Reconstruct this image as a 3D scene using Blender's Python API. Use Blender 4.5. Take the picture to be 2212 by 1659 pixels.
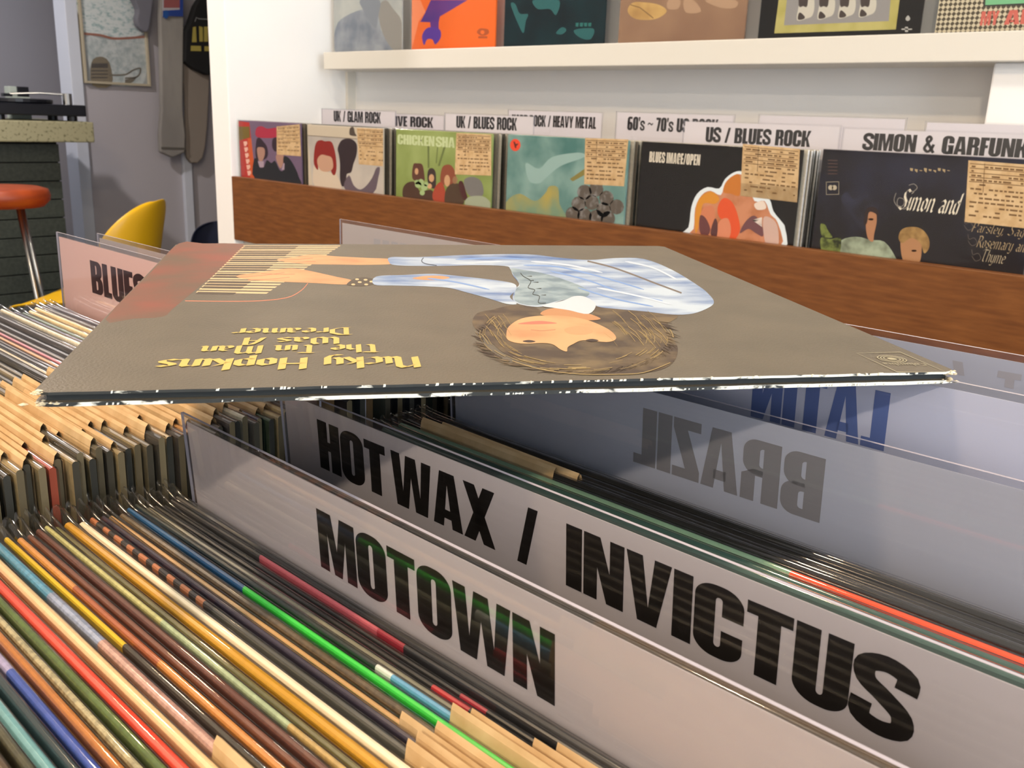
import bpy, math, random
from mathutils import Vector, Matrix
for _o in list(bpy.data.objects): bpy.data.objects.remove(_o)
S = bpy.context.scene
C = S.collection
rnd = random.Random(7)
CH = 1.15                                   # camera height above the floor
# ------------------------------------------------------------------ camera
F_PX, PCX, PCY = 2030.0, 1106.0, 829.5
YAW, PIT, ROL = [math.radians(a) for a in (42.78, 15.75, 2.16)]
fwd = Vector((-math.sin(YAW)*math.cos(PIT), math.cos(YAW)*math.cos(PIT), -math.sin(PIT)))
rgt = Vector((math.cos(YAW), math.sin(YAW), 0)); upv = rgt.cross(fwd)
r2 = math.cos(ROL)*rgt + math.sin(ROL)*upv; u2 = -math.sin(ROL)*rgt + math.cos(ROL)*upv
EYE = Vector((0, 0, CH))
cam = bpy.data.cameras.new('camera'); camo = bpy.data.objects.new('camera', cam); C.objects.link(camo)
cam.sensor_width = 36; cam.lens = 36*F_PX/2212.0; cam.clip_start = .01
M = Matrix.Identity(4)
for i in range(3):
    M[i][0], M[i][1], M[i][2], M[i][3] = r2[i], u2[i], -fwd[i], EYE[i]
camo.matrix_world = M
cam.dof.use_dof = True; cam.dof.focus_distance = .40; cam.dof.aperture_fstop = 40
S.camera = camo
# ------------------------------------------------------------------ light
S.view_settings.view_transform = 'Standard'; S.view_settings.look = 'None'
S.view_settings.exposure = 0.0; S.view_settings.gamma = 1.0; S.view_settings.use_curve_mapping = False
W = bpy.data.worlds.new('daylight'); S.world = W; W.use_nodes = True
W.node_tree.nodes['Background'].inputs[0].default_value = (.78, .87, 1.0, 1)
W.node_tree.nodes['Background'].inputs[1].default_value = .9
def lamp(name, loc, power, col, size, aim=None, shape='DISK', spread=None, sy=None):
    l = bpy.data.lights.new(name, 'AREA'); l.energy = power; l.color = col; l.shape = shape; l.size = size
    if sy: l.size_y = sy
    if spread: l.spread = math.radians(spread)
    o = bpy.data.objects.new(name, l); C.objects.link(o); o.location = loc
    d = Vector(aim) - Vector(loc) if aim else Vector((0, 0, -1))
    o.rotation_euler = d.to_track_quat('-Z', 'Y').to_euler()
    return o
WARM = (1.0, .72, .44); SOFT = (1.0, .84, .64); CEIL = CH+1.5
lamp('window_daylight', (3.32, -.1, 1.50), 120, (.80, .90, 1.0), 3.2, aim=(0, -.1, 1.30), shape='RECTANGLE', sy=1.9)   # sky light through the shop window
lamp('ceiling_lamp', (-.82, -.35, CEIL-.12), 24, WARM, .16)
lamp('ceiling_lamp', (-2.05, -.10, CEIL-.12), 13, WARM, .16)
lamp('ceiling_lamp', (.1, .80, CEIL-.12), 7, SOFT, .16, aim=(-.3, 1.8, CH-.1))
lamp('ceiling_lamp', (-1.75, .75, CEIL-.12), 9, (1, .9, .76), .16, aim=(-2.2, 1.8, CH-.1))
lamp('ceiling_lamp', (.9, -1.7, CEIL-.12), 52, SOFT, .16)
lamp('ceiling_lamp', (-5.8, 1.2, CEIL-.12), 14, (.9, .92, 1), .16)
lamp('ceiling_lamp', (-3.7, .6, CEIL-.12), 52, (1, .92, .88), .16)  # unseen lamp added to brighten the side room
# ------------------------------------------------------------------ helpers
def ray(x, y):
    return r2*((x-PCX)/F_PX) - u2*((y-PCY)/F_PX) + fwd
def PY(x, y, Y): d = ray(x, y); return EYE + d*(Y/d.y)
def PX(x, y, X): d = ray(x, y); return EYE + d*(X/d.x)
def lin(c): return c/12.92 if c <= .04045 else ((c+.055)/1.055)**2.4
def rgb(*c):
    if len(c) == 1: h = c[0]; c = (h >> 16, (h >> 8) & 255, h & 255)
    return tuple(lin(v/255.0) for v in c) + (1,)
MATS = {}
def mat(name, col, rough=.5, col2=None, scale=20, stretch=(1, 1, 1), lo=.35, hi=.65, coat=0, bump=0, bscale=200, spec=.5, metal=0, detail=4, coat_rough=.05, trans=0):
    if name in MATS: return MATS[name]
    m = bpy.data.materials.new(name); m.use_nodes = True; nt = m.node_tree; N = nt.nodes; L = nt.links
    p = N['Principled BSDF']; p.inputs['Base Color'].default_value = col; p.inputs['Roughness'].default_value = rough
    p.inputs['Specular IOR Level'].default_value = spec; p.inputs['Metallic'].default_value = metal
    p.inputs['Coat Weight'].default_value = coat; p.inputs['Coat Roughness'].default_value = coat_rough
    tc = None
    if col2 or bump:
        tc = N.new('ShaderNodeTexCoord'); mp = N.new('ShaderNodeMapping'); mp.inputs['Scale'].default_value = stretch
        L.new(tc.outputs['Object'], mp.inputs[0])
    if col2:
        n = N.new('ShaderNodeTexNoise'); n.inputs['Scale'].default_value = scale; n.inputs['Detail'].default_value = detail
        L.new(mp.outputs[0], n.inputs['Vector'])
        r = N.new('ShaderNodeValToRGB'); r.color_ramp.elements[0].position = lo; r.color_ramp.elements[1].position = hi
        r.color_ramp.elements[0].color = col; r.color_ramp.elements[1].color = col2
        L.new(n.outputs['Fac'], r.inputs[0]); L.new(r.outputs[0], p.inputs['Base Color'])
    if bump:
        n2 = N.new('ShaderNodeTexNoise'); n2.inputs['Scale'].default_value = bscale; L.new(mp.outputs[0], n2.inputs['Vector'])
        b = N.new('ShaderNodeBump'); b.inputs['Strength'].default_value = bump; b.inputs['Distance'].default_value = .001
        L.new(n2.outputs['Fac'], b.inputs['Height']); L.new(b.outputs[0], p.inputs['Normal'])
    MATS[name] = m; return m
def ink(h, rough=.55, coat=0): return mat('ink_%06x_%g' % (h, coat), rgb(h), rough, coat=coat)
def film(name='clear_film', tint=(1, 1, 1, 1), rough=.08, ior=1.45, bump=.0, bscale=60, boost=1.0, haze=0.0):
    if name in MATS: return MATS[name]
    m = bpy.data.materials.new(name); m.use_nodes = True; nt = m.node_tree; N = nt.nodes; L = nt.links
    N.remove(N['Principled BSDF']); out = N['Material Output']
    t = N.new('ShaderNodeBsdfTransparent'); t.inputs[0].default_value = tint
    g = N.new('ShaderNodeBsdfGlossy'); g.inputs['Roughness'].default_value = rough
    fr = N.new('ShaderNodeLayerWeight'); fr.inputs[0].default_value = .5
    pw = N.new('ShaderNodeMath'); pw.operation = 'POWER'; pw.inputs[1].default_value = 4.0
    mx = N.new('ShaderNodeMixShader'); ml = N.new('ShaderNodeMath'); ml.operation = 'MULTIPLY_ADD'; ml.inputs[1].default_value = .62*boost; ml.inputs[2].default_value = .045*boost; ml.use_clamp = True
    L.new(fr.outputs['Facing'], pw.inputs[0]); L.new(pw.outputs[0], ml.inputs[0]); L.new(ml.outputs[0], mx.inputs[0])
    if haze:
        df = N.new('ShaderNodeBsdfDiffuse'); df.inputs[0].default_value = (.8, .8, .78, 1); hz = N.new('ShaderNodeMixShader'); hz.inputs[0].default_value = haze
        L.new(t.outputs[0], hz.inputs[1]); L.new(df.outputs[0], hz.inputs[2]); L.new(hz.outputs[0], mx.inputs[1])
    else: L.new(t.outputs[0], mx.inputs[1])
    L.new(g.outputs[0], mx.inputs[2]); L.new(mx.outputs[0], out.inputs[0])
    if bump:
        tc = N.new('ShaderNodeTexCoord'); mp = N.new('ShaderNodeMapping'); mp.inputs['Scale'].default_value = (.35, 1, 1)
        n2 = N.new('ShaderNodeTexNoise'); n2.inputs['Scale'].default_value = bscale; b = N.new('ShaderNodeBump')
        b.inputs['Strength'].default_value = bump; b.inputs['Distance'].default_value = .002
        L.new(tc.outputs['Object'], mp.inputs[0]); L.new(mp.outputs[0], n2.inputs['Vector']); L.new(n2.outputs['Fac'], b.inputs['Height'])
        L.new(b.outputs[0], g.inputs['Normal']); L.new(b.outputs[0], fr.inputs['Normal'])
    MATS[name] = m; return m
def ramp_mat(name, stops, rough=.45, noise=0.0, nscale=400, length=.315, dark=.55):
    """colours along the length of a jacket edge: stops = [(x metres, hex), ...], constant steps; fine speckle on top"""
    if name in MATS: return MATS[name]
    m = bpy.data.materials.new(name); m.use_nodes = True; nt = m.node_tree; N = nt.nodes; L = nt.links
    p = N['Principled BSDF']; p.inputs['Roughness'].default_value = rough
    tc = N.new('ShaderNodeTexCoord'); sx = N.new('ShaderNodeSeparateXYZ'); L.new(tc.outputs['Object'], sx.inputs[0])
    dv = N.new('ShaderNodeMath'); dv.operation = 'DIVIDE'; dv.inputs[1].default_value = length; L.new(sx.outputs[0], dv.inputs[0])
    r = N.new('ShaderNodeValToRGB'); r.color_ramp.interpolation = 'CONSTANT'; el = r.color_ramp.elements
    while len(el) < len(stops): el.new(.5)
    for e, (x, h) in zip(el, stops): e.position = min(1, x/length); e.color = rgb(h)
    L.new(dv.outputs[0], r.inputs[0]); last = r.outputs[0]
    if noise:
        n = N.new('ShaderNodeTexNoise'); n.inputs['Scale'].default_value = nscale; n.inputs['Detail'].default_value = 3; L.new(tc.outputs['Object'], n.inputs['Vector'])
        rr = N.new('ShaderNodeValToRGB'); rr.color_ramp.elements[0].position = .4; rr.color_ramp.elements[1].position = .6
        rr.color_ramp.elements[0].color = (dark, dark, dark, 1); rr.color_ramp.elements[1].color = (1, 1, 1, 1); L.new(n.outputs['Fac'], rr.inputs[0])
        mx = N.new('ShaderNodeMix'); mx.data_type = 'RGBA'; mx.blend_type = 'MULTIPLY'; mx.inputs[0].default_value = noise
        L.new(last, mx.inputs[6]); L.new(rr.outputs[0], mx.inputs[7]); last = mx.outputs[2]
    L.new(last, p.inputs['Base Color']); MATS[name] = m; return m
def mesh(name, verts, faces, m, parent=None, smooth=False, mi=None):
    me = bpy.data.meshes.new(name); me.from_pydata([tuple(v) for v in verts], [], faces); me.validate()
    for x in (m if isinstance(m, (list, tuple)) else [m]): me.materials.append(x)
    if mi: me.polygons.foreach_set('material_index', mi)
    if smooth: me.polygons.foreach_set('use_smooth', [True]*len(me.polygons))
    me.update(); o = bpy.data.objects.new(name, me); C.objects.link(o); o.parent = parent; return o
def tag(o, label, cat=None, group=None, kind=None):
    o['label'] = label
    if cat: o['category'] = cat
    if group: o['group'] = group
    if kind: o['kind'] = kind
    return o
def struct(o): o['kind'] = 'structure'; return o
def thing(name, label, cat, loc=(0, 0, 0), rotz=0.0, group=None, tilt=0.0):
    o = bpy.data.objects.new(name, None); C.objects.link(o); o.empty_display_size = .02
    o.location = loc; o.rotation_euler = (tilt, 0, rotz); return tag(o, label, cat, group)
def inv(o): return (Matrix.Translation(o.location) @ o.rotation_euler.to_matrix().to_4x4()).inverted()
def copytree(o, loc, rotz=None, label=None, group=None):
    c = o.copy(); C.objects.link(c); c.location = loc
    if rotz is not None: c.rotation_euler = (o.rotation_euler[0], 0, rotz)
    if label: c['label'] = label
    if group: c['group'] = group
    for ch in o.children:
        d = ch.copy(); C.objects.link(d); d.parent = c
        for g in ch.children:
            e = g.copy(); C.objects.link(e); e.parent = d
    return c
def box(a, b, bev=0.0):
    """box verts/faces; with bev a chamfered box (24 verts)"""
    x0, y0, z0 = a; x1, y1, z1 = b
    if not bev:
        v = [(x, y, z) for z in (z0, z1) for y in (y0, y1) for x in (x0, x1)]
        return v, [(0, 2, 3, 1), (4, 5, 7, 6), (0, 1, 5, 4), (2, 6, 7, 3), (0, 4, 6, 2), (1, 3, 7, 5)]
    import bmesh
    bm = bmesh.new(); bmesh.ops.create_cube(bm, size=1)
    for q in bm.verts: q.co = Vector(((x0+x1)/2+q.co.x*(x1-x0), (y0+y1)/2+q.co.y*(y1-y0), (z0+z1)/2+q.co.z*(z1-z0)))
    bmesh.ops.bevel(bm, geom=bm.edges[:], offset=bev, segments=2, affect='EDGES', profile=.6)
    bm.verts.index_update(); v = [tuple(q.co) for q in bm.verts]; f = [tuple(w.index for w in q.verts) for q in bm.faces]; bm.free(); return v, f
def bx(name, a, b, m, parent=None, bev=0.0):
    v, f = box(a, b, bev); return mesh(name, v, f, m, parent)
def join(parts):
    V, Fc = [], []
    for v, f in parts:
        n = len(V); V += list(v); Fc += [tuple(i+n for i in q) for q in f]
    return V, Fc
def tube(path, r, n=8, cap=True):
    P = [Vector(p) for p in path]; R = r if isinstance(r, (list, tuple)) else [r]*len(P); V, Fc = [], []
    ref = Vector((.31, .22, .92))
    for i, p in enumerate(P):
        t = (P[min(i+1, len(P)-1)]-P[max(i-1, 0)]).normalized(); a = t.cross(ref).normalized(); b = t.cross(a)
        V += [p+R[i]*(math.cos(2*math.pi*k/n)*a+math.sin(2*math.pi*k/n)*b) for k in range(n)]
    for i in range(len(P)-1):
        for k in range(n): Fc.append((i*n+k, i*n+(k+1) % n, (i+1)*n+(k+1) % n, (i+1)*n+k))
    if cap: Fc += [tuple(range(n))[::-1], tuple((len(P)-1)*n+k for k in range(n))]
    return V, Fc
def lathe(prof, c=(0, 0, 0), n=28):
    V, Fc = [], []
    for r, z in prof: V += [(c[0]+r*math.cos(2*math.pi*k/n), c[1]+r*math.sin(2*math.pi*k/n), c[2]+z) for k in range(n)]
    for i in range(len(prof)-1):
        for k in range(n): Fc.append((i*n+k, i*n+(k+1) % n, (i+1)*n+(k+1) % n, (i+1)*n+k))
    return V, Fc
def crom(pts, closed=True, seg=5):
    """smooth curve through 2-D points"""
    n = len(pts); out = []
    for i in range(n if closed else n-1):
        g = (lambda k: pts[k % n]) if closed else (lambda k: pts[max(0, min(n-1, k))])
        a, b, c, d = g(i-1), g(i), g(i+1), g(i+2)
        for s in range(seg):
            t = s/seg
            out.append(tuple(.5*((2*b[k])+(-a[k]+c[k])*t+(2*a[k]-5*b[k]+4*c[k]-d[k])*t*t+(-a[k]+3*b[k]-3*c[k]+d[k])*t**3) for k in (0, 1)))
    if not closed: out.append(tuple(pts[-1]))
    return out
def ribbon(pts, w, closed=False):
    """2-D ribbon polygons of width w along a polyline; w may be a list"""
    n = len(pts); L_, R_ = [], []
    for i, p in enumerate(pts):
        a = pts[(i-1) % n] if (closed or i) else p; b = pts[(i+1) % n] if (closed or i < n-1) else p
        dx, dy = b[0]-a[0], b[1]-a[1]; l = math.hypot(dx, dy) or 1; h = (w[i] if isinstance(w, list) else w)/2
        L_.append((p[0]-dy/l*h, p[1]+dx/l*h)); R_.append((p[0]+dy/l*h, p[1]-dx/l*h))
    return [[L_[i], L_[(i+1) % n], R_[(i+1) % n], R_[i]] for i in range(n if closed else n-1)]
def polys_mesh(name, polys, fn, m, parent=None, lift=0.0):
    """flat print: each 2-D polygon mapped by fn(x, y) -> point; polygons ordered, each a hair above the one before"""
    V, Fc = [], []
    for q in polys:
        n = len(V); V += [fn(x, y) for x, y in q]; Fc.append(tuple(range(n, n+len(q))))
    return mesh(name, V, Fc, m, parent)
# ------------------------------------------------------------------ heavy condensed capitals (drawn here, no font file)
def arc(cx, cy, rx, ry, a0, a1, n=8): return [(cx+rx*math.cos(math.radians(a0+(a1-a0)*i/n)), cy+ry*math.sin(math.radians(a0+(a1-a0)*i/n))) for i in range(n+1)]
def rrp(x0, y0, x1, y1, rx, ry): return arc(x1-rx, y1-ry, rx, ry, 0, 90)+arc(x0+rx, y1-ry, rx, ry, 90, 180)+arc(x0+rx, y0+ry, rx, ry, 180, 270)+arc(x1-rx, y0+ry, rx, ry, 270, 360)
def strip(o, i, closed=False): n = len(o); return [[o[k], o[(k+1) % n], i[(k+1) % n], i[k]] for k in range(n if closed else n-1)]
def rc(x0, y0, x1, y1): return [[(x0, y0), (x1, y0), (x1, y1), (x0, y1)]]
s_ = .25
def g_O(w=.58): return w, strip(rrp(0, -.015, w, 1.015, .25, .22), rrp(s_, .15, w-s_, .85, .035, .05), True)
def g_C():
    w = .58; o = rrp(0, -.015, w, 1.015, .25, .22); i = rrp(s_, .15, w-s_, .85, .035, .05); n = len(o)
    q = strip(o[:27], i[:27])+strip(o[27:], i[27:]); q.append([o[26], o[27], i[27], i[26]])
    return w, q + rc(w-s_, .60, w, .80) + rc(w-s_, .2, w, .40)
def bowl(x0, y0, x1, y1, hole=.13):
    rx, ry = .2, min(.2, (y1-y0)*.4)
    o = [(x0, y1)]+arc(x1-rx, y1-ry, rx, ry, 90, 0)+arc(x1-rx, y0+ry, rx, ry, 0, -90)+[(x0, y0)]
    xi = x1-s_; ya, yb = y0+hole, y1-hole; r = .05
    i = [(x0, yb)]+arc(xi-r, yb-r, r, r, 90, 0)+arc(xi-r, ya+r, r, r, 0, -90)+[(x0, ya)]
    return strip(o, i)
def bar(p, q, w): return [[(p[0], p[1]), (p[0]+w, p[1]), (q[0]+w, q[1]), (q[0], q[1])]]
GL = {}
GL['I'] = (.24, rc(0, 0, .24, 1)); GL['H'] = (.57, rc(0, 0, s_, 1)+rc(.32, 0, .57, 1)+rc(s_, .42, .32, .6))
GL['T'] = (.5, rc(0, .83, .5, 1)+rc(.125, 0, .375, .83)); GL['L'] = (.4, rc(0, 0, s_, 1)+rc(s_, 0, .4, .17))
GL['E'] = (.42, rc(0, 0, s_, 1)+rc(s_, 0, .42, .17)+rc(s_, .42, .39, .58)+rc(s_, .83, .42, 1)); GL['F'] = (.4, rc(0, 0, s_, 1)+rc(s_, .42, .37, .58)+rc(s_, .83, .4, 1))
GL['O'] = g_O(); GL['0'] = g_O(.55); GL['C'] = g_C()
GL['G'] = (.58, g_C()[1]+rc(.30, .38, .58, .5)+rc(.40, 0, .58, .4))
GL['U'] = (.57, strip([(0, 1)]+arc(.25, .22, .25, .235, 180, 270)+arc(.32, .22, .25, .235, 270, 360)+[(.57, 1)], [(s_, 1)]+arc(.284, .2, .034, .05, 180, 270)+arc(.286, .2, .034, .05, 270, 360)+[(.32, 1)]))
GL['N'] = (.58, rc(0, 0, .2, 1)+rc(.38, 0, .58, 1)+[[(.2, 1), (.24, 1), (.38, .48), (.38, 0), (.34, 0), (.2, .52)]])
GL['M'] = (.78, rc(0, 0, .2, 1)+rc(.58, 0, .78, 1)+[[(.2, 1), (.3, 1), (.39, .42), (.39, .0), (.31, 0), (.2, .66)], [(.58, 1), (.48, 1), (.39, .42), (.39, 0), (.47, 0), (.58, .66)]])
GL['V'] = (.6, [[(0, 1), (.22, 1), (.31, .25), (.31, 0), (.17, 0)], [(.6, 1), (.38, 1), (.31, .25), (.31, 0), (.43, 0)]])
GL['W'] = (.88, [[(0, 1), (.2, 1), (.25, .3), (.25, 0), (.1, 0)], [(.25, .3), (.33, 1), (.44, 1), (.44, .62), (.36, 0), (.25, 0)], [(.63, .3), (.55, 1), (.44, 1), (.44, .62), (.52, 0), (.63, 0)], [(.88, 1), (.68, 1), (.63, .3), (.63, 0), (.78, 0)]])
GL['A'] = (.6, [[(0, 0), (.21, 0), (.3, .78), (.3, 1), (.15, 1)], [(.6, 0), (.39, 0), (.3, .78), (.3, 1), (.45, 1)]]+rc(.2, .16, .4, .32))
GL['X'] = (.6, [[(0, 1), (.22, 1), (.6, 0), (.38, 0)], [(.38, 1), (.6, 1), (.22, 0), (0, 0)]])
GL['Y'] = (.58, [[(0, 1), (.22, 1), (.29, .68), (.29, .4), (.18, .4)], [(.58, 1), (.36, 1), (.29, .68), (.29, .4), (.4, .4)]]+rc(.18, 0, .4, .4))
GL['K'] = (.6, rc(0, 0, s_, 1)+[[(s_, .35), (.38, 1), (.59, 1), (.4, .55), (.6, 0), (.38, 0), (s_, .6)]])
GL['Z'] = (.46, rc(0, .83, .46, 1)+rc(0, 0, .46, .17)+[[(.22, .83), (.46, .83), (.24, .17), (0, .17)]])
GL['B'] = (.58, rc(0, 0, s_, 1)+bowl(s_, .47, .56, 1)+bowl(s_, 0, .58, .53)); GL['D'] = (.58, rc(0, 0, s_, 1)+bowl(s_, 0, .58, 1, .15))
GL['P'] = (.55, rc(0, 0, s_, 1)+bowl(s_, .4, .55, 1)); GL['R'] = (.58, rc(0, 0, s_, 1)+bowl(s_, .44, .56, 1)+[[(s_, .52), (.4, .52), (.57, .42), (.57, 0), (.36, 0), (.36, .42), (s_, .42)]])
GL['S'] = (.56, ribbon(crom([(.47, .66), (.47, .84), (.28, .915), (.1, .83), (.11, .64), (.29, .5), (.46, .34), (.46, .15), (.28, .085), (.09, .16), (.09, .36)], False, 4), .205))
GL['s'] = (.46, [[(x*.8, y*.74) for x, y in q] for q in GL['S'][1]])
GL['&'] = (.66, ribbon(crom([(.6, .02), (.3, .5), (.18, .78), (.3, .93), (.4, .78), (.22, .5), (.12, .25), (.28, .08), (.46, .2), (.56, .5)], False, 4), .15))
GL['/'] = (.4, [[(0, 0), (.18, 0), (.4, 1), (.22, 1)]]); GL["'"] = (.17, [[(0, 1), (.17, 1), (.13, .68), (.04, .68)]])
GL['~'] = (.5, ribbon([(0, .45), (.12, .58), (.25, .52), (.38, .44), (.5, .57)], .1)); GL['7'] = (.46, rc(0, .83, .46, 1)+[[(.22, .83), (.46, .83), (.3, 0), (.08, 0)]])
GL['6'] = (.55, strip(rrp(0, -.015, .55, .62, .22, .2), rrp(s_, .14, .55-s_, .47, .05, .05), True)+rc(0, .3, s_, .75)+[arc(.25, .78, .25, .235, 180, 90)+[(.5, 1.0), (.5, .84), (.27, .84), (s_, .7)]])
def word(text, gap=.028, space=.3):
    out, x = [], 0.0
    for ch in text:
        if ch == ' ': x += space; continue
        w, q = GL[ch]; out += [[(px+x, py) for px, py in poly] for poly in q]; x += w+gap
    return x-gap, out
def fit_word(text, x0, x1, y0, y1, mirror=False, **k):
    w, q = word(text, **k); s = (x1-x0)/w
    return [[((x1-px*s) if mirror else (x0+px*s), y0+py*(y1-y0)) for px, py in poly] for poly in q]
# broad-nib letters for the sleeve titles
NB = {
 'N': (.66, [[(0, .93), (.14, 1), (.14, .04)], [(.14, .72), (.42, 1), (.54, .85), (.54, .1), (.64, 0)]]), 'i': (.22, [[(.1, .62), (.1, .06), (.18, 0)], [(.07, .84), (.13, .86)]]),
 'c': (.44, [[(.38, .56), (.26, .63), (.1, .5), (.1, .12), (.22, 0), (.38, .1)]]), 'k': (.46, [[(.1, 1), (.1, 0)], [(.1, .32), (.36, .62)], [(.2, .4), (.42, 0)]]),
 'y': (.48, [[(.1, .62), (.1, .15), (.2, .02), (.38, .12)], [(.38, .62), (.38, 0), (.26, -.24), (.08, -.2)]]), 'H': (.68, [[(.1, 1), (.1, 0)], [(.56, 1), (.56, 0)], [(.1, .52), (.56, .52)]]),
 'o': (.48, [[(.1, .5), (.1, .12), (.24, 0), (.38, .12), (.38, .5), (.24, .63), (.1, .5)]]), 'p': (.5, [[(.1, .62), (.1, -.28)], [(.1, .5), (.26, .64), (.4, .5), (.4, .14), (.26, 0), (.1, .1)]]),
 'n': (.5, [[(.1, .62), (.1, 0)], [(.1, .5), (.3, .64), (.38, .54), (.38, .06), (.46, 0)]]), 's': (.46, [[(.38, .55), (.24, .63), (.1, .5), (.14, .4), (.36, .24), (.38, .12), (.24, 0), (.08, .08)]]),
 'T': (.66, [[(0, .88), (.2, 1), (.62, .95)], [(.32, .95), (.32, .1), (.44, 0)]]), 'h': (.5, [[(.1, 1), (.1, 0)], [(.1, .5), (.28, .64), (.4, .5), (.4, 0)]]),
 'e': (.46, [[(.12, .32), (.38, .38), (.38, .52), (.24, .63), (.1, .5), (.1, .12), (.24, 0), (.4, .1)]]), 'M': (.86, [[(.1, 1), (.1, 0)], [(.1, .75), (.3, 1), (.4, .85), (.4, .1)], [(.4, .75), (.62, 1), (.74, .85), (.74, 0)]]),
 'a': (.5, [[(.1, .54), (.24, .63), (.38, .52), (.38, .08), (.46, 0)], [(.38, .34), (.2, .34), (.1, .2), (.14, .05), (.24, 0), (.38, .14)]]), 'W': (.86, [[(.1, 1), (.1, .2), (.24, 0), (.42, .15), (.42, .9)], [(.42, .15), (.58, 0), (.76, .2), (.76, .8), (.66, 1)]]),
 'A': (.62, [[(.05, 0), (.2, .6), (.35, 1), (.52, 1)], [(.52, 1), (.52, 0)], [(.15, .42), (.52, .42)]]), 'D': (.68, [[(.14, 1), (.14, 0)], [(0, 1), (.32, 1), (.58, .75), (.58, .25), (.32, 0), (.05, 0)]]),
 'r': (.4, [[(.1, .62), (.1, 0)], [(.1, .48), (.26, .64), (.36, .56)]]), 'm': (.78, [[(.1, .62), (.1, 0)], [(.1, .5), (.28, .64), (.36, .54), (.36, .0)], [(.36, .5), (.56, .64), (.64, .54), (.64, .06), (.72, 0)]]),
 'S': (.6, [[(.52, .9), (.34, 1), (.16, .85), (.2, .65), (.44, .4), (.46, .14), (.24, 0), (.02, .12)]]), 'd': (.5, [[(.38, 1), (.38, 0)], [(.38, .5), (.24, .63), (.1, .5), (.1, .12), (.24, 0), (.38, .12)]]),
 'P': (.56, [[(.12, 1), (.12, 0)], [(0, .95), (.3, 1), (.48, .85), (.48, .6), (.3, .45), (.14, .5)]]), 'R': (.62, [[(.12, 1), (.12, 0)], [(0, .95), (.3, 1), (.48, .85), (.46, .62), (.2, .5)], [(.26, .5), (.58, 0)]]),
 'l': (.24, [[(.1, 1), (.1, .05), (.18, 0)]]), 'u': (.5, [[(.1, .62), (.1, .12), (.22, 0), (.38, .12)], [(.38, .62), (.38, .06), (.46, 0)]]), 'b': (.5, [[(.1, 1), (.1, .1), (.24, 0), (.38, .12), (.38, .5), (.24, .63), (.1, .5)]]),
 'g': (.5, [[(.38, .55), (.24, .63), (.1, .5), (.1, .14), (.24, 0), (.38, .12)], [(.38, .62), (.38, -.1), (.24, -.26), (.08, -.2)]]), ',': (.2, [[(.08, .05), (.04, -.14)]]), 'C': (.56, [[(.5, .86), (.32, 1), (.12, .8), (.12, .2), (.3, 0), (.5, .14)]]),
}
def nib_word(text, x0, x1, y0, y1, w=.17, ang=28, slant=0.0, fn=None, space=.34):
    x, strokes = 0.0, []
    for ch in text:
        if ch == ' ': x += space; continue
        gw, st = NB[ch]
        for s in st: strokes.append([(px+x+slant*py, py) for px, py in s])
        x += gw
    sx = (x1-x0)/x; nx, ny = w/2*math.cos(math.radians(ang)), w/2*math.sin(math.radians(ang)); out = []
    for s in strokes:
        for a, b in zip(s, s[1:]):
            q = [(a[0]-nx, a[1]-ny), (a[0]+nx, a[1]+ny), (b[0]+nx, b[1]+ny), (b[0]-nx, b[1]-ny)]
            out.append([(x0+px*sx, y0+py*(y1-y0)) for px, py in q])
    return out
ORD = 'first second third fourth fifth sixth seventh eighth ninth tenth eleventh twelfth thirteenth fourteenth fifteenth sixteenth seventeenth eighteenth nineteenth twentieth twenty-first twenty-second twenty-third twenty-fourth twenty-fifth'.split()
# ------------------------------------------------------------------ materials
WHITE = mat('white_paint', rgb(245, 244, 242), .55, bump=.05, bscale=90)
WHITE2 = mat('white_gloss_paint', rgb(222, 218, 208), .4)
WOOD = mat('walnut_stained_wood', rgb(130, 80, 38), .42, rgb(102, 58, 24), 14, (1.2, 10, 10), .3, .7, bump=.08, bscale=60)
PLY = mat('bin_plywood', rgb(150, 112, 72), .5, rgb(126, 90, 54), 12, (1, 8, 8))
PAPER = mat('white_card_paper', rgb(194, 186, 188), .45)
PAPER_WHITE = mat('bright_card_paper', rgb(228, 224, 230), .45)
PAPER_COOL = mat('cool_white_card_paper', rgb(178, 182, 198), .45)
PAPER_BLUE_LIT = mat('blue_reflection_paper', rgb(202, 206, 228), .45)  # bluish reflected light put into the card colour
KRAFT = mat('kraft_tag_paper', rgb(212, 182, 138), .6, rgb(194, 160, 114), 60, (1, 1, 1), .4, .62)
BLACK = mat('black_print', rgb(22, 18, 16), .4)
CLEAR = film('clear_sleeve', (.985, .985, .98, 1), .1, 1.45, .25, 40, .55)
LAME = mat('laminate_edge', rgb(176, 170, 180), .25)  # whitish film edge, lightened in colour for the highlight along the rim
FILM = film('laminating_film', (.98, .98, .985, 1), .05, 1.5, 0, boost=2.2)
BAG = film('polythene_sleeve', (.985, .98, .97, 1), .08, 1.45, .3, 70, 1.7, .01)
BAGX = film('crumpled_polythene', (.97, .97, .95, 1), .08, 1.5, .45, 140, 1.5, .01)
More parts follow.
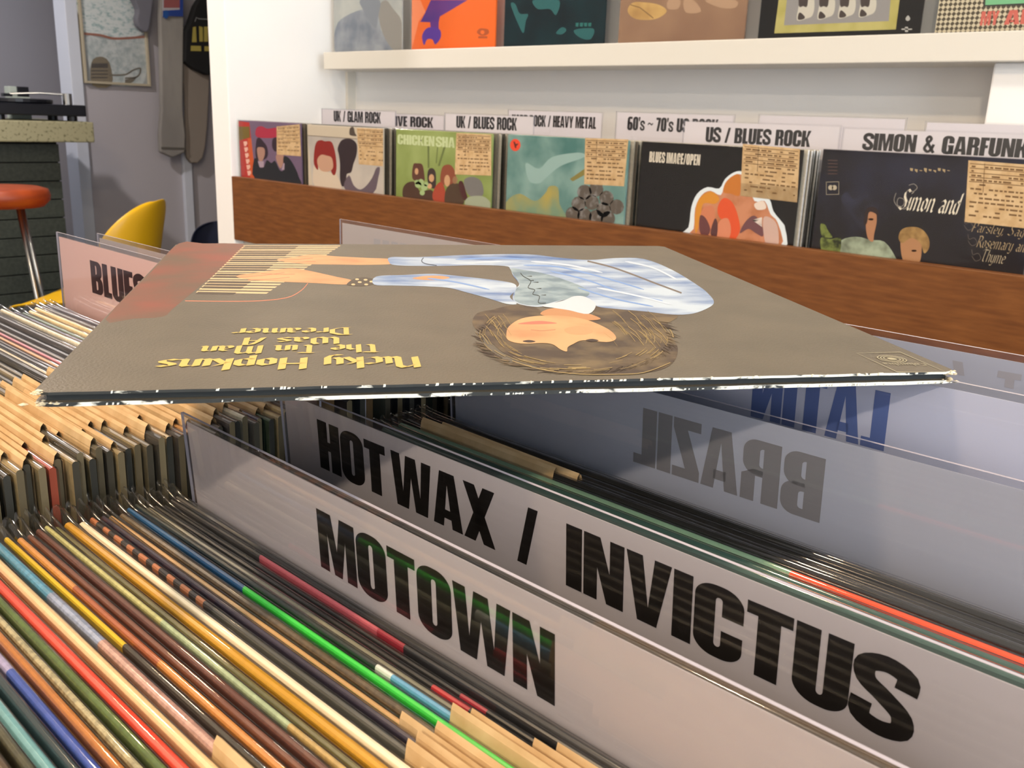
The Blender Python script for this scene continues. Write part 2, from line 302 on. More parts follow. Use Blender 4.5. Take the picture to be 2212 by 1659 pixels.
# ------------------------------------------------------------------ the room
WL, WR, WB = -5.05, 3.2, 1.86
FLOOR = mat('dark_floor', rgb(70, 60, 52), .4, rgb(52, 44, 38), 6)
struct(bx('floor', (-8, -3.2, -.1), (WR, 5.2, 0), FLOOR))
struct(bx('ceiling', (-8, -3.2, CEIL), (WR, 5.2, CEIL+.1), WHITE))
XP = -2.43                                            # end partition beside the wall bins
struct(bx('wall_back', (XP-.085, WB, 0), (WR, WB+.1, CEIL), WHITE))
struct(bx('wall_partition', (XP-.09, 1.43, 0), (XP, WB, CEIL), WHITE, bev=.004))
struct(bx('wall_far_left', (WL-.1, 2.14, 0), (WL, 5.2, CEIL), mat('left_room_paint', rgb(176, 172, 178), .6)))
struct(bx('wall_passage', (-6.6, -3.2, 0), (-6.5, 5.2, CEIL), mat('passage_paint', rgb(168, 166, 174), .7)))
struct(bx('wall_side_room_end', (-8, 5.1, 0), (XP-.09, 5.2, CEIL), MATS['left_room_paint']))
struct(bx('wall_front', (-8, -2.7, 0), (WR, -2.6, CEIL), WHITE))
struct(bx('wall_right_below_window', (WR, -2.7, 0), (WR+.1, WB+.1, .55), WHITE)); struct(bx('wall_right_above_window', (WR, -2.7, 2.45), (WR+.1, WB+.1, CEIL), WHITE))
win = struct(bx('window_1', (WR+.03, -2.6, .55), (WR+.07, -2.54, 2.45), WHITE2))
for yy_ in (-1.15, .3, 1.80): bx('mullion', (WR+.03, yy_, .55), (WR+.07, yy_+.05, 2.45), WHITE2, win)
struct(bx('wall_behind_partition', (XP-.09, WB, 0), (XP-.085, 5.2, CEIL), WHITE))
JAMB = mat('jamb_paint', rgb(205, 210, 222), .4)
struct(bx('trim_1', (WL-.12, 2.085, 0), (WL+.02, 2.145, CEIL), JAMB, bev=.004))
struct(bx('trim_2', (WL-.0, 2.66, 0), (WL+.03, 2.71, CEIL), JAMB, bev=.004))
# post at the right under the ledge
pr = PY(2137, 200, 1.75)
struct(bx('trim_3', (pr.x, 1.75, 0), (pr.x+.5, WB, CH+.119), WHITE, bev=.003))
cl = PY(716, 200, WB)
struct(bx('trim_4', (XP, WB-.03, 0), (XP+.012, WB, CH+.119), WHITE2))
# ------------------------------------------------------------------ picture ledge
LZ0, LZ1 = CH+.119, CH+.166
lx = PY(699, 130, 1.72).x
led = thing('picture_ledge', 'long white ledge on the wall carrying a row of record sleeves', 'shelf', (lx, 1.72, LZ0))
bx('lip', (0, 0, 0), (2.9, .02, LZ1-LZ0), WHITE2, led, .002)
bx('board', (0, .02, 0), (2.9, WB-1.72, .02), WHITE2, led)
# ------------------------------------------------------------------ record sleeves
RW, RH = .315, .315
def jacket(t, m, parent, x0=0.0, w=RW, h=RH, cap=None):
    pr_ = [(0, 0), (0, h-.001), (t*.18, h-.0003), (t/2, h), (t*.82, h-.0003), (t, h-.001), (t, 0)]; n = len(pr_)
    V = [(x0, y, z) for y, z in pr_]+[(x0+w, y, z) for y, z in pr_]
    Fc = [(i, (i+1) % n, n+(i+1) % n, n+i) for i in range(n)]+[tuple(range(n))[::-1], tuple(range(n, 2*n))]
    return mesh('jacket', V, Fc, [m, cap] if cap else m, parent, False, [0]*n+[1, 1] if cap else None)
BAGM = {}
def bag(t, parent, var=0, crumple=1.0, w=RW, h=RH, left=.008, right=.004):
    key = (round(t, 4), var, crumple, round(w, 3), left, right); fm = CLEAR if crumple == 0 else BAG
    if key not in BAGM:
        rr = random.Random(hash((var, 3)) & 255); xs = [-left, -left*.8, -left*.5, -left*.15, .008, .02, .05, .09, .14, .19, .24, .28, w-.01, w+right]
        V, Fc = [], []; k = 11
        for x in xs:
            e = max(0, 1-(x+left)/.035)*crumple; j = lambda a: rr.uniform(-a, a)
            top = .0005+.0005*rr.random()+e*(.0025+.004*rr.random()); bul = .0003+e*.0006*rr.random()
            sh = e*j(.0006)
            V += [(x, -bul+sh*.2, 0), (x, -bul, h-.06), (x, -bul-.0001, h-.012), (x, -bul-.0002+sh, h-.001), (x, t*.12+sh, h+top*.7), (x, t*.5+sh, h+top), (x, t*.88+sh, h+top*.7),
                  (x, t+bul+.0002+sh, h-.001), (x, t+bul+.0001, h-.012), (x, t+bul, h-.06), (x, t+bul, 0)]
        for i in range(len(xs)-1):
            for q in range(k-1): Fc.append((i*k+q, i*k+q+1, (i+1)*k+q+1, (i+1)*k+q))
        mi = [1 if (i < 3 and crumple > .5) else 0 for i in range(len(xs)-1) for q in range(k-1)]
        o = mesh('plastic_sleeve', V, Fc, [fm, BAGX], parent, True, mi); BAGM[key] = o.data; return o
    o = bpy.data.objects.new('plastic_sleeve', BAGM[key]); C.objects.link(o); o.parent = parent; return o
TAGM = {}
def price_tag(t, parent, x0, w=.095, h=RH, drop=.075):
    key = (round(t, 4), round(w, 3))
    if key not in TAGM:
        pf = [(-.0006, h-drop), (-.0007, h-.002), (t*.1, h+.0018), (t*.5, h+.0031), (t*.9, h+.0018), (t+.0007, h-.002), (t+.0006, h-.02)]; n = len(pf); th = .00022
        V = []
        for x in (0, .0012, w-.0012, w):
            f = 1.35 if x in (0, .0012) else 1
            V += [(x, y, h+(z-h)*(f if z > h else 1)) for y, z in pf]
        Fc = [(a*n+i, a*n+i+1, (a+1)*n+i+1, (a+1)*n+i) for a in range(3) for i in range(n-1)]
        o = mesh('price_tag', V, Fc, KRAFT, parent, False); TAGM[key] = o.data
    else:
        o = bpy.data.objects.new('price_tag', TAGM[key]); C.objects.link(o); o.parent = parent
    o.location.x = x0; return o
XL = -.352
ZR = CH-.152                     # top of the jackets, right-hand bin
ROTR = -.015
LEAN = .07
def record(label, group, X, Y, ztop, m, t=.0024, tagx=None, var=0, crumple=1.0, rot=ROTR, tagw=.095, jx=0.0, tilt=LEAN, cap=None):
    loc = Vector((X, Y, ztop)) - Matrix.Rotation(rot, 3, 'Z') @ (Matrix.Rotation(tilt, 3, 'X') @ Vector((0, 0, RH)))
    r = thing('record_sleeve', label, 'record', loc, rot, group, tilt)
    jacket(t, m, r, jx, cap=cap); bag(t, r, var, crumple, right=.0012)
    if tagx is not None: price_tag(t, r, tagx, tagw)
    return r
FR = 'records filed in the near bin'
dash = []
for k in range(9): dash += [(.012+k*.0101, 0xC07850), (.0172+k*.0101, 0x24242C)]
front = [  # Y, colour steps, noise, tag position, words
 (.0560, [(0, 0x4A3524)], .9, None, 'dark brown marbled record edge nearest the lower left corner'),
 (.0605, [(0, 0x5E4A30)], .9, None, 'brown mottled record edge just behind the nearest dark brown one'),
 (.0652, [(0, 0x54523A)], .9, .2, 'olive marbled record edge in front of the pale teal one'),
 (.0688, [(0, 0x74AEB4)], .3, .22, 'pale teal record edge low in the left corner'),
 (.0732, [(0, 0x2E3E42)], .3, .2, 'dark teal record edge between the pale teal and the blue ones'),
 (.0768, [(0, 0xB0A8D0), (.095, 0x3C58B0)], .35, .2, 'record edge lavender at the far end turning deep blue'),
 (.0806, [(0, 0xC07832)], .3, .21, 'orange brown record edge next to the speckled cream one'),
 (.0842, [(0, 0xC4B890)], .95, .2, 'cream and grey camouflage speckled record edge'),
 (.0877, [(0, 0x5C7434)], .7, .2, 'mossy green record edge in front of the bright red one'),
 (.0912, [(0, 0xE8452E)], .1, .22, 'bright red record edge in the near bin'),
 (.0957, [(0, 0xEACB98)], .15, .22, 'cream record edge right behind the bright red one'),
 (.1004, [(0, 0x4E9CC0), (.062, 0x9AA8C8), (.10, 0xC89C90)], .6, .168, 'record edge blue at the far end fading to speckled pink, with brown tag'),
 (.1054, [(0, 0xF0C818), (.104, 0x46423A)], .12, .2, 'record edge bright yellow at the far end and dark grey towards the front'),
 (.1086, [(0, 0xE09A50), (.06, 0xB05E34), (.12, 0xD88E44)], .3, .205, 'rusty orange record edge behind the yellow one'),
 (.1122, [(0, 0x7A4A38)], .3, .21, 'reddish brown record edge behind the rusty orange one'),
 (.1156, [(0, 0x6A4034)], .4, .21, 'dark chestnut record edge in front of the pale green one'),
 (.1190, [(0, 0xD2CE8C), (.10, 0xB4C49C), (.17, 0xC8A868)], .45, .215, 'pale green record edge with maroon flecks'),
 (.1222, [(0, 0x6E6A44)], .4, .21, 'khaki record edge between the pale green and the golden ones'),
 (.1257, [(0, 0xD0981C)], .15, .21, 'golden yellow record edge beside the ivory white one'),
 (.1303, [(0, 0xF6EACB)], .05, .21, 'ivory white record edge, brightest in the near bin'),
 (.1345, dash + [(.103, 0x50504C)], .1, .2, 'record edge with black and terracotta dashes along the top'),
 (.1377, [(0, 0x3A3244)], .3, .2, 'deep purple record edge behind the dashed one'),
 (.1408, [(0, 0xD2A66C)], .15, .19, 'tan record edge with a brown paper tag folded over it'),
 (.1443, [(0, 0x6A5A44)], .9, .2, 'mottled grey brown record edge in front of the green one'),
 (.1482, [(0, 0x245E90), (.099, 0x3AD848)], .1, .235, 'record edge dark blue at the far end and vivid green towards the front'),
 (.1514, [(0, 0x26302E), (.165, 0xE0E4DC), (.172, 0x66A8D0)], .2, .198, 'dark record edge with a white and sky blue stretch, behind the vivid green one'),
 (.1546, [(0, 0x8E8C78)], .25, .202, 'greyish white record edge behind the vivid green one'),
 (.1582, [(0, 0x1C1C1E), (.182, 0xC03038), (.197, 0x1C1C1E)], .1, .221, 'black record edge with one red patch, in front of the pink one'),
 (.1614, [(0, 0x202022), (.19, 0xA83040), (.20, 0x202022)], .1, .226, 'black record edge with a small red patch touching the pink one'),
 (.1643, [(0, 0x3C3A3A), (.082, 0xC05A66), (.15, 0x9C2838), (.162, 0x222226)], .2, None, 'record edge with a long pink stretch beside the nearest white divider'),
 (.1672, [(0, 0x2A2A2C)], .2, None, 'black record edge against the foot of the nearest white divider'),
]
for i, (y, st, nz, tx, words) in enumerate(front):
    nxt = front[i+1][0] if i+1 < len(front) else y+.004
    t = max(.0014, min(.0030, (nxt-y)-.0013)); dzt = .0105*(y-.055)/.115; sc = (.152+dzt)/.152; ztop = CH-.152-dzt+rnd.uniform(-.0012, .0010); y *= sc
    xl_ = XL-.009*(sc-1)/.07; mv = lambda x: 0 if x == 0 else sc*(XL+x)-xl_
    st = [(mv(x), h) for x, h in st]; tx = mv(tx) if tx else None
    record(words, FR, xl_, y-t/2, ztop, ramp_mat('edge_front_%d' % i, st, .35, nz, 500), t, tx, i % 5, 1.0, jx=rnd.random()*.006)
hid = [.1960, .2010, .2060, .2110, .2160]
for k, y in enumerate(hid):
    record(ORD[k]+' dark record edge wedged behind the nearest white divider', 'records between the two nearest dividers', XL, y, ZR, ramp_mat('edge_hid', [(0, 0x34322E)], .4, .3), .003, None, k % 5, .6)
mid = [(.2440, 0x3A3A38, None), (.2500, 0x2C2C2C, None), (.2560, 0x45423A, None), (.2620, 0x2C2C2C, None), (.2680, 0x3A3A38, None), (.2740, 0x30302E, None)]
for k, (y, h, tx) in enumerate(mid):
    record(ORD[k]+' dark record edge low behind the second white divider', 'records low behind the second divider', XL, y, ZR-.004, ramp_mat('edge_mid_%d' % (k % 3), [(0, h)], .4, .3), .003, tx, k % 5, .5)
vis = [(.2850, [(0, 0x4C6A60)], None, 'smooth grey green record edge directly behind the second white divider'),
       (.2905, [(0, 0x3E5C54), (.222, 0x3E5C54)], None, 'darker green record edge second behind the second white divider'),
       (.2960, [(0, 0x86A88C), (.218, 0xF0552A)], None, 'record edge pale green with an orange red stretch at the right'),
       (.3010, [(0, 0x1E1E1E)], .012, 'black record edge with brown tag, nearest of the dark ones before the mirrored grey lettering'),
       (.3055, [(0, 0x161616)], .022, 'black record edge with brown tag, second before the mirrored grey lettering'),
       (.3100, [(0, 0x1C1A1A)], None, 'thin black record edge, third before the mirrored grey lettering'),
       (.3145, [(0, 0x141414)], None, 'thin black record edge, fourth before the mirrored grey lettering'),
       (.3190, [(0, 0x2A241E)], None, 'dark brown record edge touching the divider with mirrored grey lettering')]
for k, (y, st, tx, words) in enumerate(vis):
    record(words, 'records before the mirrored grey divider', XL, y, ZR+(.001 if k in (3, 6) else 0), ramp_mat('edge_vis_%d' % k, st, .22, .1), .0032, tx, k % 5, .5, tagw=.09)
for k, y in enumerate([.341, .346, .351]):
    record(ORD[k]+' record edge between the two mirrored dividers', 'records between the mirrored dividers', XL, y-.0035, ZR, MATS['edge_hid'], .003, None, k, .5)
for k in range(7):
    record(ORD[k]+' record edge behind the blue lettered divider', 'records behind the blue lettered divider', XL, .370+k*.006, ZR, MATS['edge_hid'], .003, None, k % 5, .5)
# left-hand bin
ENDS = [mat('board_end_%d' % k, rgb(h), .8) for k, h in enumerate((0x5A4E36, 0x3A3426, 0x6E6044, 0x2C2A22, 0x8A3A22))]  # brown board colours, darkened to stand in for shade on the ends
ZL = CH-.141; XLL = -.692
LB = 'records filed in the left bin'
cols = [0xD8B88A, 0xCFA878, 0xE0C496, 0xBE9C6C, 0xD4B07C]
left = [(.2600, 0x4A4450, 'dusky violet record edge right in front of the pink tinted divider'), (.2555, 0x55505A, 'grey violet record edge second from the pink tinted divider'), (.2510, 0x6A6258, 'grey brown record edge third from the pink tinted divider'),
        (.2466, 0xE6CF9C, 'pale cream record edge, the farther of two, near the pink tinted divider'), (.2422, 0xEAD4A4, 'pale cream record edge, the nearer of two, near the pink tinted divider'), (.2378, 0x4E7050, 'sea green record edge in the left bin'), (.2336, 0x3E3660, 'purple record edge beside the sea green one'),
        (.2292, 0x5C5A58, 'slate grey record edge in front of the purple one'), (.2250, 0xE8E0C8, 'thin white record edge in the left bin'), (.2206, 0x504A48, 'charcoal record edge in front of the thin white one'), (.2162, 0x4A4544, 'charcoal record edge second in front of the thin white one'), (.2118, 0x3E3A3C, 'charcoal record edge behind the greyish one'),
        (.2074, 0x6E645C, 'greyish record edge behind the pink one in the left bin'), (.2030, 0xB85A66, 'dusty pink record edge in the left bin'), (.1988, 0xC89048, 'amber record edge in front of the dusty pink one'), (.1946, 0x5A4430, 'dark brown record edge in front of the amber one'), (.1904, 0x3A3430, 'blackish record edge in front of the dark brown one in the left bin'), (.1862, 0xC8B48C, 'sand coloured record edge in front of the blackish one')]
y = .1820; k = 0
while y > .098:
    c = [0x3A362E, 0x6A6048, 0x8C7C58, 0x4A4434, 0xA8946A][k % 5]
    if k == 11: c = 0xB0402C
    left.append((y, c, 'record with a rust red spine end among the brown tagged ones' if k == 11 else ORD[k]+' brown tagged record in front of the sand coloured one, left bin')); y -= .0042; k += 1
for i, (y, h, words) in enumerate(left):
    hastag = y < .187
    record(words, 'brown tagged records in the left bin' if hastag and 'rust' not in words else LB, XLL+rnd.uniform(-.004, .004), y, ZL+rnd.uniform(-.0022, .0022), ramp_mat('edge_left_%06x' % h, [(0, h)], .42, .35, 300), .0028,
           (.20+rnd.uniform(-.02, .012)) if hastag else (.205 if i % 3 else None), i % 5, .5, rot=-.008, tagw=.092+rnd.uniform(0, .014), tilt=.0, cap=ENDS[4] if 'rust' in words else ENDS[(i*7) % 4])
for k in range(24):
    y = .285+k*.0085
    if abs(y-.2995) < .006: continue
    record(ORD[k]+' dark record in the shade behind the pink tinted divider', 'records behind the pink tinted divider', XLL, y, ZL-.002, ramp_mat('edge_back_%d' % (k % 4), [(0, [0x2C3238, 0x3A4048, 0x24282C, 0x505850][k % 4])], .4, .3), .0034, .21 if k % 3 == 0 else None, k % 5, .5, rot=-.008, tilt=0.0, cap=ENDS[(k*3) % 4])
# ------------------------------------------------------------------ divider cards
GREY = ink(0x868489, .45)
def card_point(card, px, py):
    mi = inv(card); a = mi @ EYE; d = mi.to_3x3() @ ray(px, py); t = -a.y/d.y; q = a+d*t; return q.x, q.z
PAPERS = {}
def card(label, X, Y, ztop, w=.315, h=.33, rot=0.0, tilt=0.0, group=None, inset=.0035, paper=None, name='divider_card'):
    loc = Vector((X, Y, ztop)) - Matrix.Rotation(rot, 3, 'Z') @ (Matrix.Rotation(tilt, 3, 'X') @ Vector((0, 0, h)))
    c = thing(name, label, 'divider card', loc, rot, group, tilt)
    v, f = box((0, -.0006, 0), (w, .0006, h)); mesh('laminate', v, f, [FILM, LAME], c, False, [1, 1, 0, 0, 1, 1])
    PAPERS[c.name] = bx('paper', (inset, -.0002, inset), (w-inset, .0002, h-inset*.9), paper or PAPER, c)
    return c
def card_text(c, text, pa, pb, z0, z1, m=BLACK, mirror=False, **k):
    """pa, pb: image points at the word's ends; z0, z1: local heights"""
    x0 = card_point(c, *pa)[0]; x1 = card_point(c, *pb)[0]
    return polys_mesh('lettering', fit_word(text, x0, x1, z0, z1, mirror, **k), lambda x, y: (x, -.0003, y), m, PAPERS[c.name])
LBL = mat('divider_black_print', rgb(24, 20, 18), .35)
mw = card('nearest white divider with one word in big black capitals', XL, .1795, CH-.122, w=.335, rot=-.020, tilt=LEAN)
H_ = .33
card_text(mw, 'MOTOWN', (690, 1165), (1200, 1455), H_-.0350, H_-.0118, LBL)
hw = card('second white divider with two black names parted by a slash', XL, .2266, CH-.1185, w=.335, rot=-.020, tilt=LEAN)
card_text(hw, 'HOT WAX', (690, 960), (1070, 1120), H_-.0320, H_-.0093, LBL, space=.11)
card_text(hw, '/', (1118, 1165), (1163, 1165), H_-.0320, H_-.0093, LBL)
card_text(hw, 'INVICTUS', (1224, 1208), (1974, 1545), H_-.0325, H_-.0093, LBL)
bz = card('grey white divider turned away, mirrored grey capitals showing through', XL, .3300, CH-.1086, rot=-.006, tilt=LEAN, paper=PAPER_COOL)
card_text(bz, 'BRAZIL', (1369, 985), (1778, 1060), H_-.0385, H_-.0115, GREY, True)
lt = card('bluish divider turned away, mirrored blue capitals under the loose sleeve corner', XL, .3557, CH-.0866, rot=-.004, tilt=LEAN, paper=PAPER_BLUE_LIT)
card_text(lt, 'LATIN', (1622, 900), (1918, 905), H_-.034, H_-.0098, ink(0x5E72AC, .4), True)
bk = card('rearmost white divider of the near bin in front of the wooden plank', XL, .4200, CH-.0860, rot=-.004, tilt=LEAN, paper=PAPER_COOL)
polys_mesh('lettering', [[card_point(bk, *p) for p in q] for q in ([(2058, 778), (2080, 782), (2084, 812), (2062, 808)], [(2157, 800), (2208, 809), (2206, 822), (2192, 820), (2190, 840), (2170, 836), (2172, 818), (2154, 814)])], lambda x, y: (x, -.0003, y), ink(0xA8A6AE, .45), PAPERS[bk.name])
PINK = mat('pink_reflection_paper', rgb(240, 200, 194), .45)  # pink reflection of the red piano lid put into the paper colour
b1 = card('pink tinted divider reading BLUES standing in the left bin', -.699, .2702, CH-.0895, w=.318, paper=PINK, rot=-.004)
card_text(b1, 'BLUES', (197, 590), (318, 640), H_-.036, H_-.0135, mat('brown_black_print', rgb(58, 18, 12), .35))
b2 = card('plain divider just behind the one reading BLUES', -.700, .2995, CH-.0924, w=.318, paper=PAPER, rot=-.004)
b3 = card('white divider rising behind the loose sleeve, faint grey letters at its foot', -.690, .5120, CH-.0914, w=.318, rot=-.012)
polys_mesh('lettering', [[card_point(b3, *p) for p in q] for q in [[(808+k*19, 515+k*3.2), (822+k*19, 517.4+k*3.2), (822+k*19, 532+k*3), (808+k*19, 532+k*3)] for k in range(4)]], lambda x, y: (x, -.0003, y), ink(0xB4B2BA, .45), PAPERS[b3.name])
# ------------------------------------------------------------------ bins and table under the near records
bn = thing('record_bin', 'wooden bin holding the near records, mostly hidden below them', 'record bin', (-.358, .03, CH-.475))
bx('base_board', (0, 0, -.008), (.345, .60, .008), PLY, bn)
bx('front_board', (0, -.012, -.008), (.345, 0, .16), PLY, bn); bx('back_board', (0, .60, -.008), (.345, .612, .16), PLY, bn)
bx('side_board', (-.0035, -.012, -.008), (.0, .612, .19), PLY, bn); bx('side_board', (.345, -.012, -.008), (.357, .612, .19), PLY, bn)
bn2 = thing('record_bin', 'wooden bin holding the brown tagged records, mostly hidden on the left', 'record bin', (-.715, .03, CH-.475))
bx('base_board', (0, 0, -.008), (.3515, .60, .0188), PLY, bn2)
bx('front_board', (0, -.012, -.008), (.3515, 0, .16), PLY, bn2); bx('back_board', (0, .60, -.008), (.3515, .612, .16), PLY, bn2)
bx('side_board', (-.012, -.012, -.008), (.0, .612, .19), PLY, bn2)
tb = thing('display_table', 'low wooden table carrying the two near record bins', 'table', (-.73, .01, 0))
bx('table_top', (0, 0, CH-.513), (.74, .64, CH-.483), WOOD, tb, .002)
for x, y in ((.02, .02), (.68, .02), (.02, .58), (.68, .58)): bx('leg', (x, y, 0), (x+.04, y+.04, CH-.513), WOOD, tb)
# ------------------------------------------------------------------ the loose sleeve lying on top
ax = Vector((.01256353, .00061615, .9517314)); ang = ax.length; Rc = Matrix.Rotation(ang, 3, ax.normalized())
cv = thing('album_sleeve', 'worn grey brown gatefold sleeve lying across the bins, upside down, painted pianist', 'record', (-.2900, .09964, CH-.08468))
cv.rotation_euler = Rc.to_euler()
CI = inv(cv)
def oc(px, py):
    a = CI @ EYE; d = CI.to_3x3() @ ray(px, py); q = a-d*(a.z/d.z); return q.x, q.y
COVER = mat('sleeve_grey_print', rgb(104, 95, 80), .5, rgb(94, 86, 72), 35, (1, 1, 1), .3, .7, bump=.25, bscale=900, detail=8)
def wear_mat(name, thr):
    m = mat(name, rgb(40, 42, 40), .6, rgb(225, 222, 208), 160, (.35, 1, 1.0), thr, thr+.04, detail=8); return m
EDGE_T = wear_mat('sleeve_edge_scuffed', .60); EDGE_B = wear_mat('sleeve_edge_chipped', .52); EDGE_R = wear_mat('sleeve_edge_bare_board', .44)
q = .315; tz = .0046
def panel(name, z0, z1, edge, x1=q):
    v, f = box((0, 0, z0), (q, q, z1), .00035)
    me = mesh(name, v, f, [COVER, edge], cv)
    me.data.polygons.foreach_set('material_index', [0 if abs(p.normal.z) > .9 else 1 for p in me.data.polygons]); return me
def prism_panel(name, z0, z1, edge):
    # front edge slightly uneven like handled board; rounded, worn corners
    rr = random.Random(hash(name) & 1023 if False else len(name)); n = 60; fr = [(q*i/n, rr.uniform(-.0002, .0003)) for i in range(n+1)]
    fr[0] = (.0022, .0012); fr[-1] = (q-.002, .0012); fr.insert(0, (.0008, .003)); fr.append((q-.0006, .003))
    ring = fr+[(q, q-.0035), (q-.0035, q), (.006, q), (.0, q-.006)]
    N_ = len(ring); V = [(x, y, z1) for x, y in ring]+[(x, y, z0) for x, y in ring]
    Fc = [tuple(range(N_)), tuple(range(2*N_-1, N_-1, -1))]+[(i, N_+i, N_+(i+1) % N_, (i+1) % N_) for i in range(N_)]
    mi = [0, 0]+[(2 if ring[i][0] > .20 and ring[i][1] < .004 else 1) for i in range(N_)]
    return mesh(name, V, Fc, [COVER, edge, EDGE_R], cv, False, mi)
FRONT = prism_panel('front_panel', -.0009, 0, EDGE_T)
prism_panel('back_panel', -tz, -tz+.0013, EDGE_B)
bx('inner_pocket', (.004, .0025, -tz+.0013), (q-.003, q-.003, -.0009), mat('pocket_shade_fill', rgb(24, 28, 28), .7), cv)  # block filling the hollow, the shade inside put into its dark colour
FRAY = mat('frayed_board', rgb(228, 214, 186), .9, rgb(200, 184, 150), 900, bump=.6, bscale=1500)
def fray(c0, r, n, sd, flat=.45):
    rr = random.Random(sd); parts = []
    for _ in range(n):
        p = Vector(c0)+Vector((rr.gauss(0, r), rr.gauss(0, r*.6), rr.gauss(0, .00035))); s = rr.uniform(.0005, .0014); k = 6
        ring = [(p.x+s*rr.uniform(.7, 1.3)*math.cos(a*6.283/k), p.y+s*rr.uniform(.6, 1.2)*math.sin(a*6.283/k), p.z) for a in range(k)]
        V = ring+[(p.x, p.y, p.z+s*flat), (p.x, p.y, p.z-s*flat)]
        parts.append((V, [(a, (a+1) % k, k) for a in range(k)]+[((a+1) % k, a, k+1) for a in range(k)]))
    v, f = join(parts); return v, f
v, f = fray((.0018, .0012, -.0003), .0011, 16, 1); mesh('worn_corner', v, f, FRAY, cv)
v, f = fray((.0035, .0012, -tz+.0008), .0016, 14, 2); mesh('worn_corner', v, f, FRAY, cv)
v, f = fray((q-.002, .001, -.0007), .0012, 12, 3); mesh('worn_corner', v, f, FRAY, cv)
v, f = fray((q-.003, .001, -tz+.001), .0016, 14, 4); mesh('worn_corner', v, f, FRAY, cv)
rr_ = random.Random(5); chips = []
for _ in range(170):
    x = q*rr_.random()**.6; top = rr_.random() < .35; s = rr_.uniform(.00015, .0006) * (1.5 if x > .22 else 1)
    z = (-.0003 if top else -tz+.0006); p = Vector((x, -.0001, z)); h = rr_.uniform(.00012, .0004)
    V = [(x-s, -.0004, z-h), (x+s*.8, -.00045, z-h*.7), (x+s, -.0004, z+h), (x-s*.6, -.00045, z+h*.9), (x-s, .0006, z-h), (x+s*.8, .0006, z-h*.7), (x+s, .0006, z+h), (x-s*.6, .0006, z+h*.9)]
    chips.append((V, [(0, 1, 2, 3), (4, 7, 6, 5), (0, 4, 5, 1), (1, 5, 6, 2), (2, 6, 7, 3), (3, 7, 4, 0)]))
v, f = join(chips); o = mesh('edge_chips', v, f, mat('chipped_board', rgb(222, 224, 216), .85), cv); o['kind'] = 'stuff'
LAYER = [0]
def pr2(name, polys, m, smooth=True):
    """flat print on the sleeve; outlines given in picture points"""
    LAYER[0] += 1; z = .000006*LAYER[0]+.00001
    return polys_mesh(name, polys, lambda x, y: (*oc(x, y), z), m, FRONT)
def z7(pts): return [(740+x/2.458, 500+y/2.458) for x, y in pts]
def z2(pts): return [(480+x/3.568, 200+y/3.568) for x, y in pts]
SHIRT = mat('print_shirt_blue', rgb(70, 104, 160), .5, rgb(186, 200, 214), 22, (1.0, 2.0, 1), .34, .62, detail=6)
SHIRT2 = mat('print_shirt_shade', rgb(108, 128, 140), .5, rgb(150, 168, 176), 60, (1, 1, 1), .4, .6)
SKIN = mat('print_skin', rgb(206, 160, 112), .5, rgb(186, 126, 84), 25, (1, 1, 1), .42, .7)
HAIR = mat('print_hair', rgb(66, 50, 34), .5, rgb(112, 94, 64), 70, (1, 1, 1), .42, .68, detail=8)
GOLDH = ink(0x9C8656); PINKL = ink(0xC87A5C); CREAMK = ink(0xD4B88C); DARKK = ink(0x4E4234)
LID = mat('print_piano_red', rgb(98, 80, 62), .5, rgb(134, 72, 54), 22, (1, 1, 1), .35, .65)
pr2('print_piano', [crom([(228, 690), (290, 688), (352, 684), (372, 668), (415, 632), (478, 580), (527, 533), (505, 526), (440, 526), (386, 526), (330, 584)], True, 3)], LID)
# keyboard: white keys and black keys between two slanted lines
A_, B_, C_, D_ = oc(527, 530), oc(421, 634), oc(738, 530), oc(572, 637)
mixp = lambda a, b, t: (a[0]+(b[0]-a[0])*t, a[1]+(b[1]-a[1])*t)
LAYER[0] += 1; zk = .000006*LAYER[0]+.00001
nk = 22; wk, bk_ = [], []
for k in range(nk):
    for lst, t0, t1, l0, l1 in ((wk, (k+.12)/nk, (k+.66)/nk, 0, 1),):
        j = rnd.uniform(-.01, .0)
        lst.append([mixp(mixp(A_, B_, t0), mixp(C_, D_, t0), l0), mixp(mixp(A_, B_, t0), mixp(C_, D_, t0), l1+j), mixp(mixp(A_, B_, t1), mixp(C_, D_, t1), l1+j), mixp(mixp(A_, B_, t1), mixp(C_, D_, t1), l0)])
    if k % 7 not in (2, 6):
        t0, t1 = (k+.42)/nk, (k+1.2)/nk
        bk_.append([mixp(mixp(A_, B_, t0), mixp(C_, D_, t0), .02), mixp(mixp(A_, B_, t0), mixp(C_, D_, t0), .56), mixp(mixp(A_, B_, t1), mixp(C_, D_, t1), .56), mixp(mixp(A_, B_, t1), mixp(C_, D_, t1), .02)])
polys_mesh('print_white_keys', wk, lambda x, y: (x, y, zk), CREAMK, FRONT)
polys_mesh('print_black_keys', bk_, lambda x, y: (x, y, zk+.000006), DARKK, FRONT); LAYER[0] += 2
pr2('print_key_slip', ribbon(crom([(400, 650), (480, 651), (560, 650), (620, 643), (650, 628), (665, 612)], False, 5), 1.6), PINKL)
pr2('print_arm', [crom(z2([(420, 1290), (560, 1268), (700, 1248), (870, 1262), (1100, 1274), (1310, 1285), (1320, 1320), (1100, 1328), (900, 1326), (720, 1324), (600, 1318)]), True, 4)], SKIN)
pr2('print_arm', [crom(z2([(110, 1412), (300, 1385), (500, 1356), (640, 1368), (880, 1420), (985, 1442), (1000, 1462), (940, 1480), (700, 1468), (450, 1458), (200, 1440)]), True, 4)], SKIN)
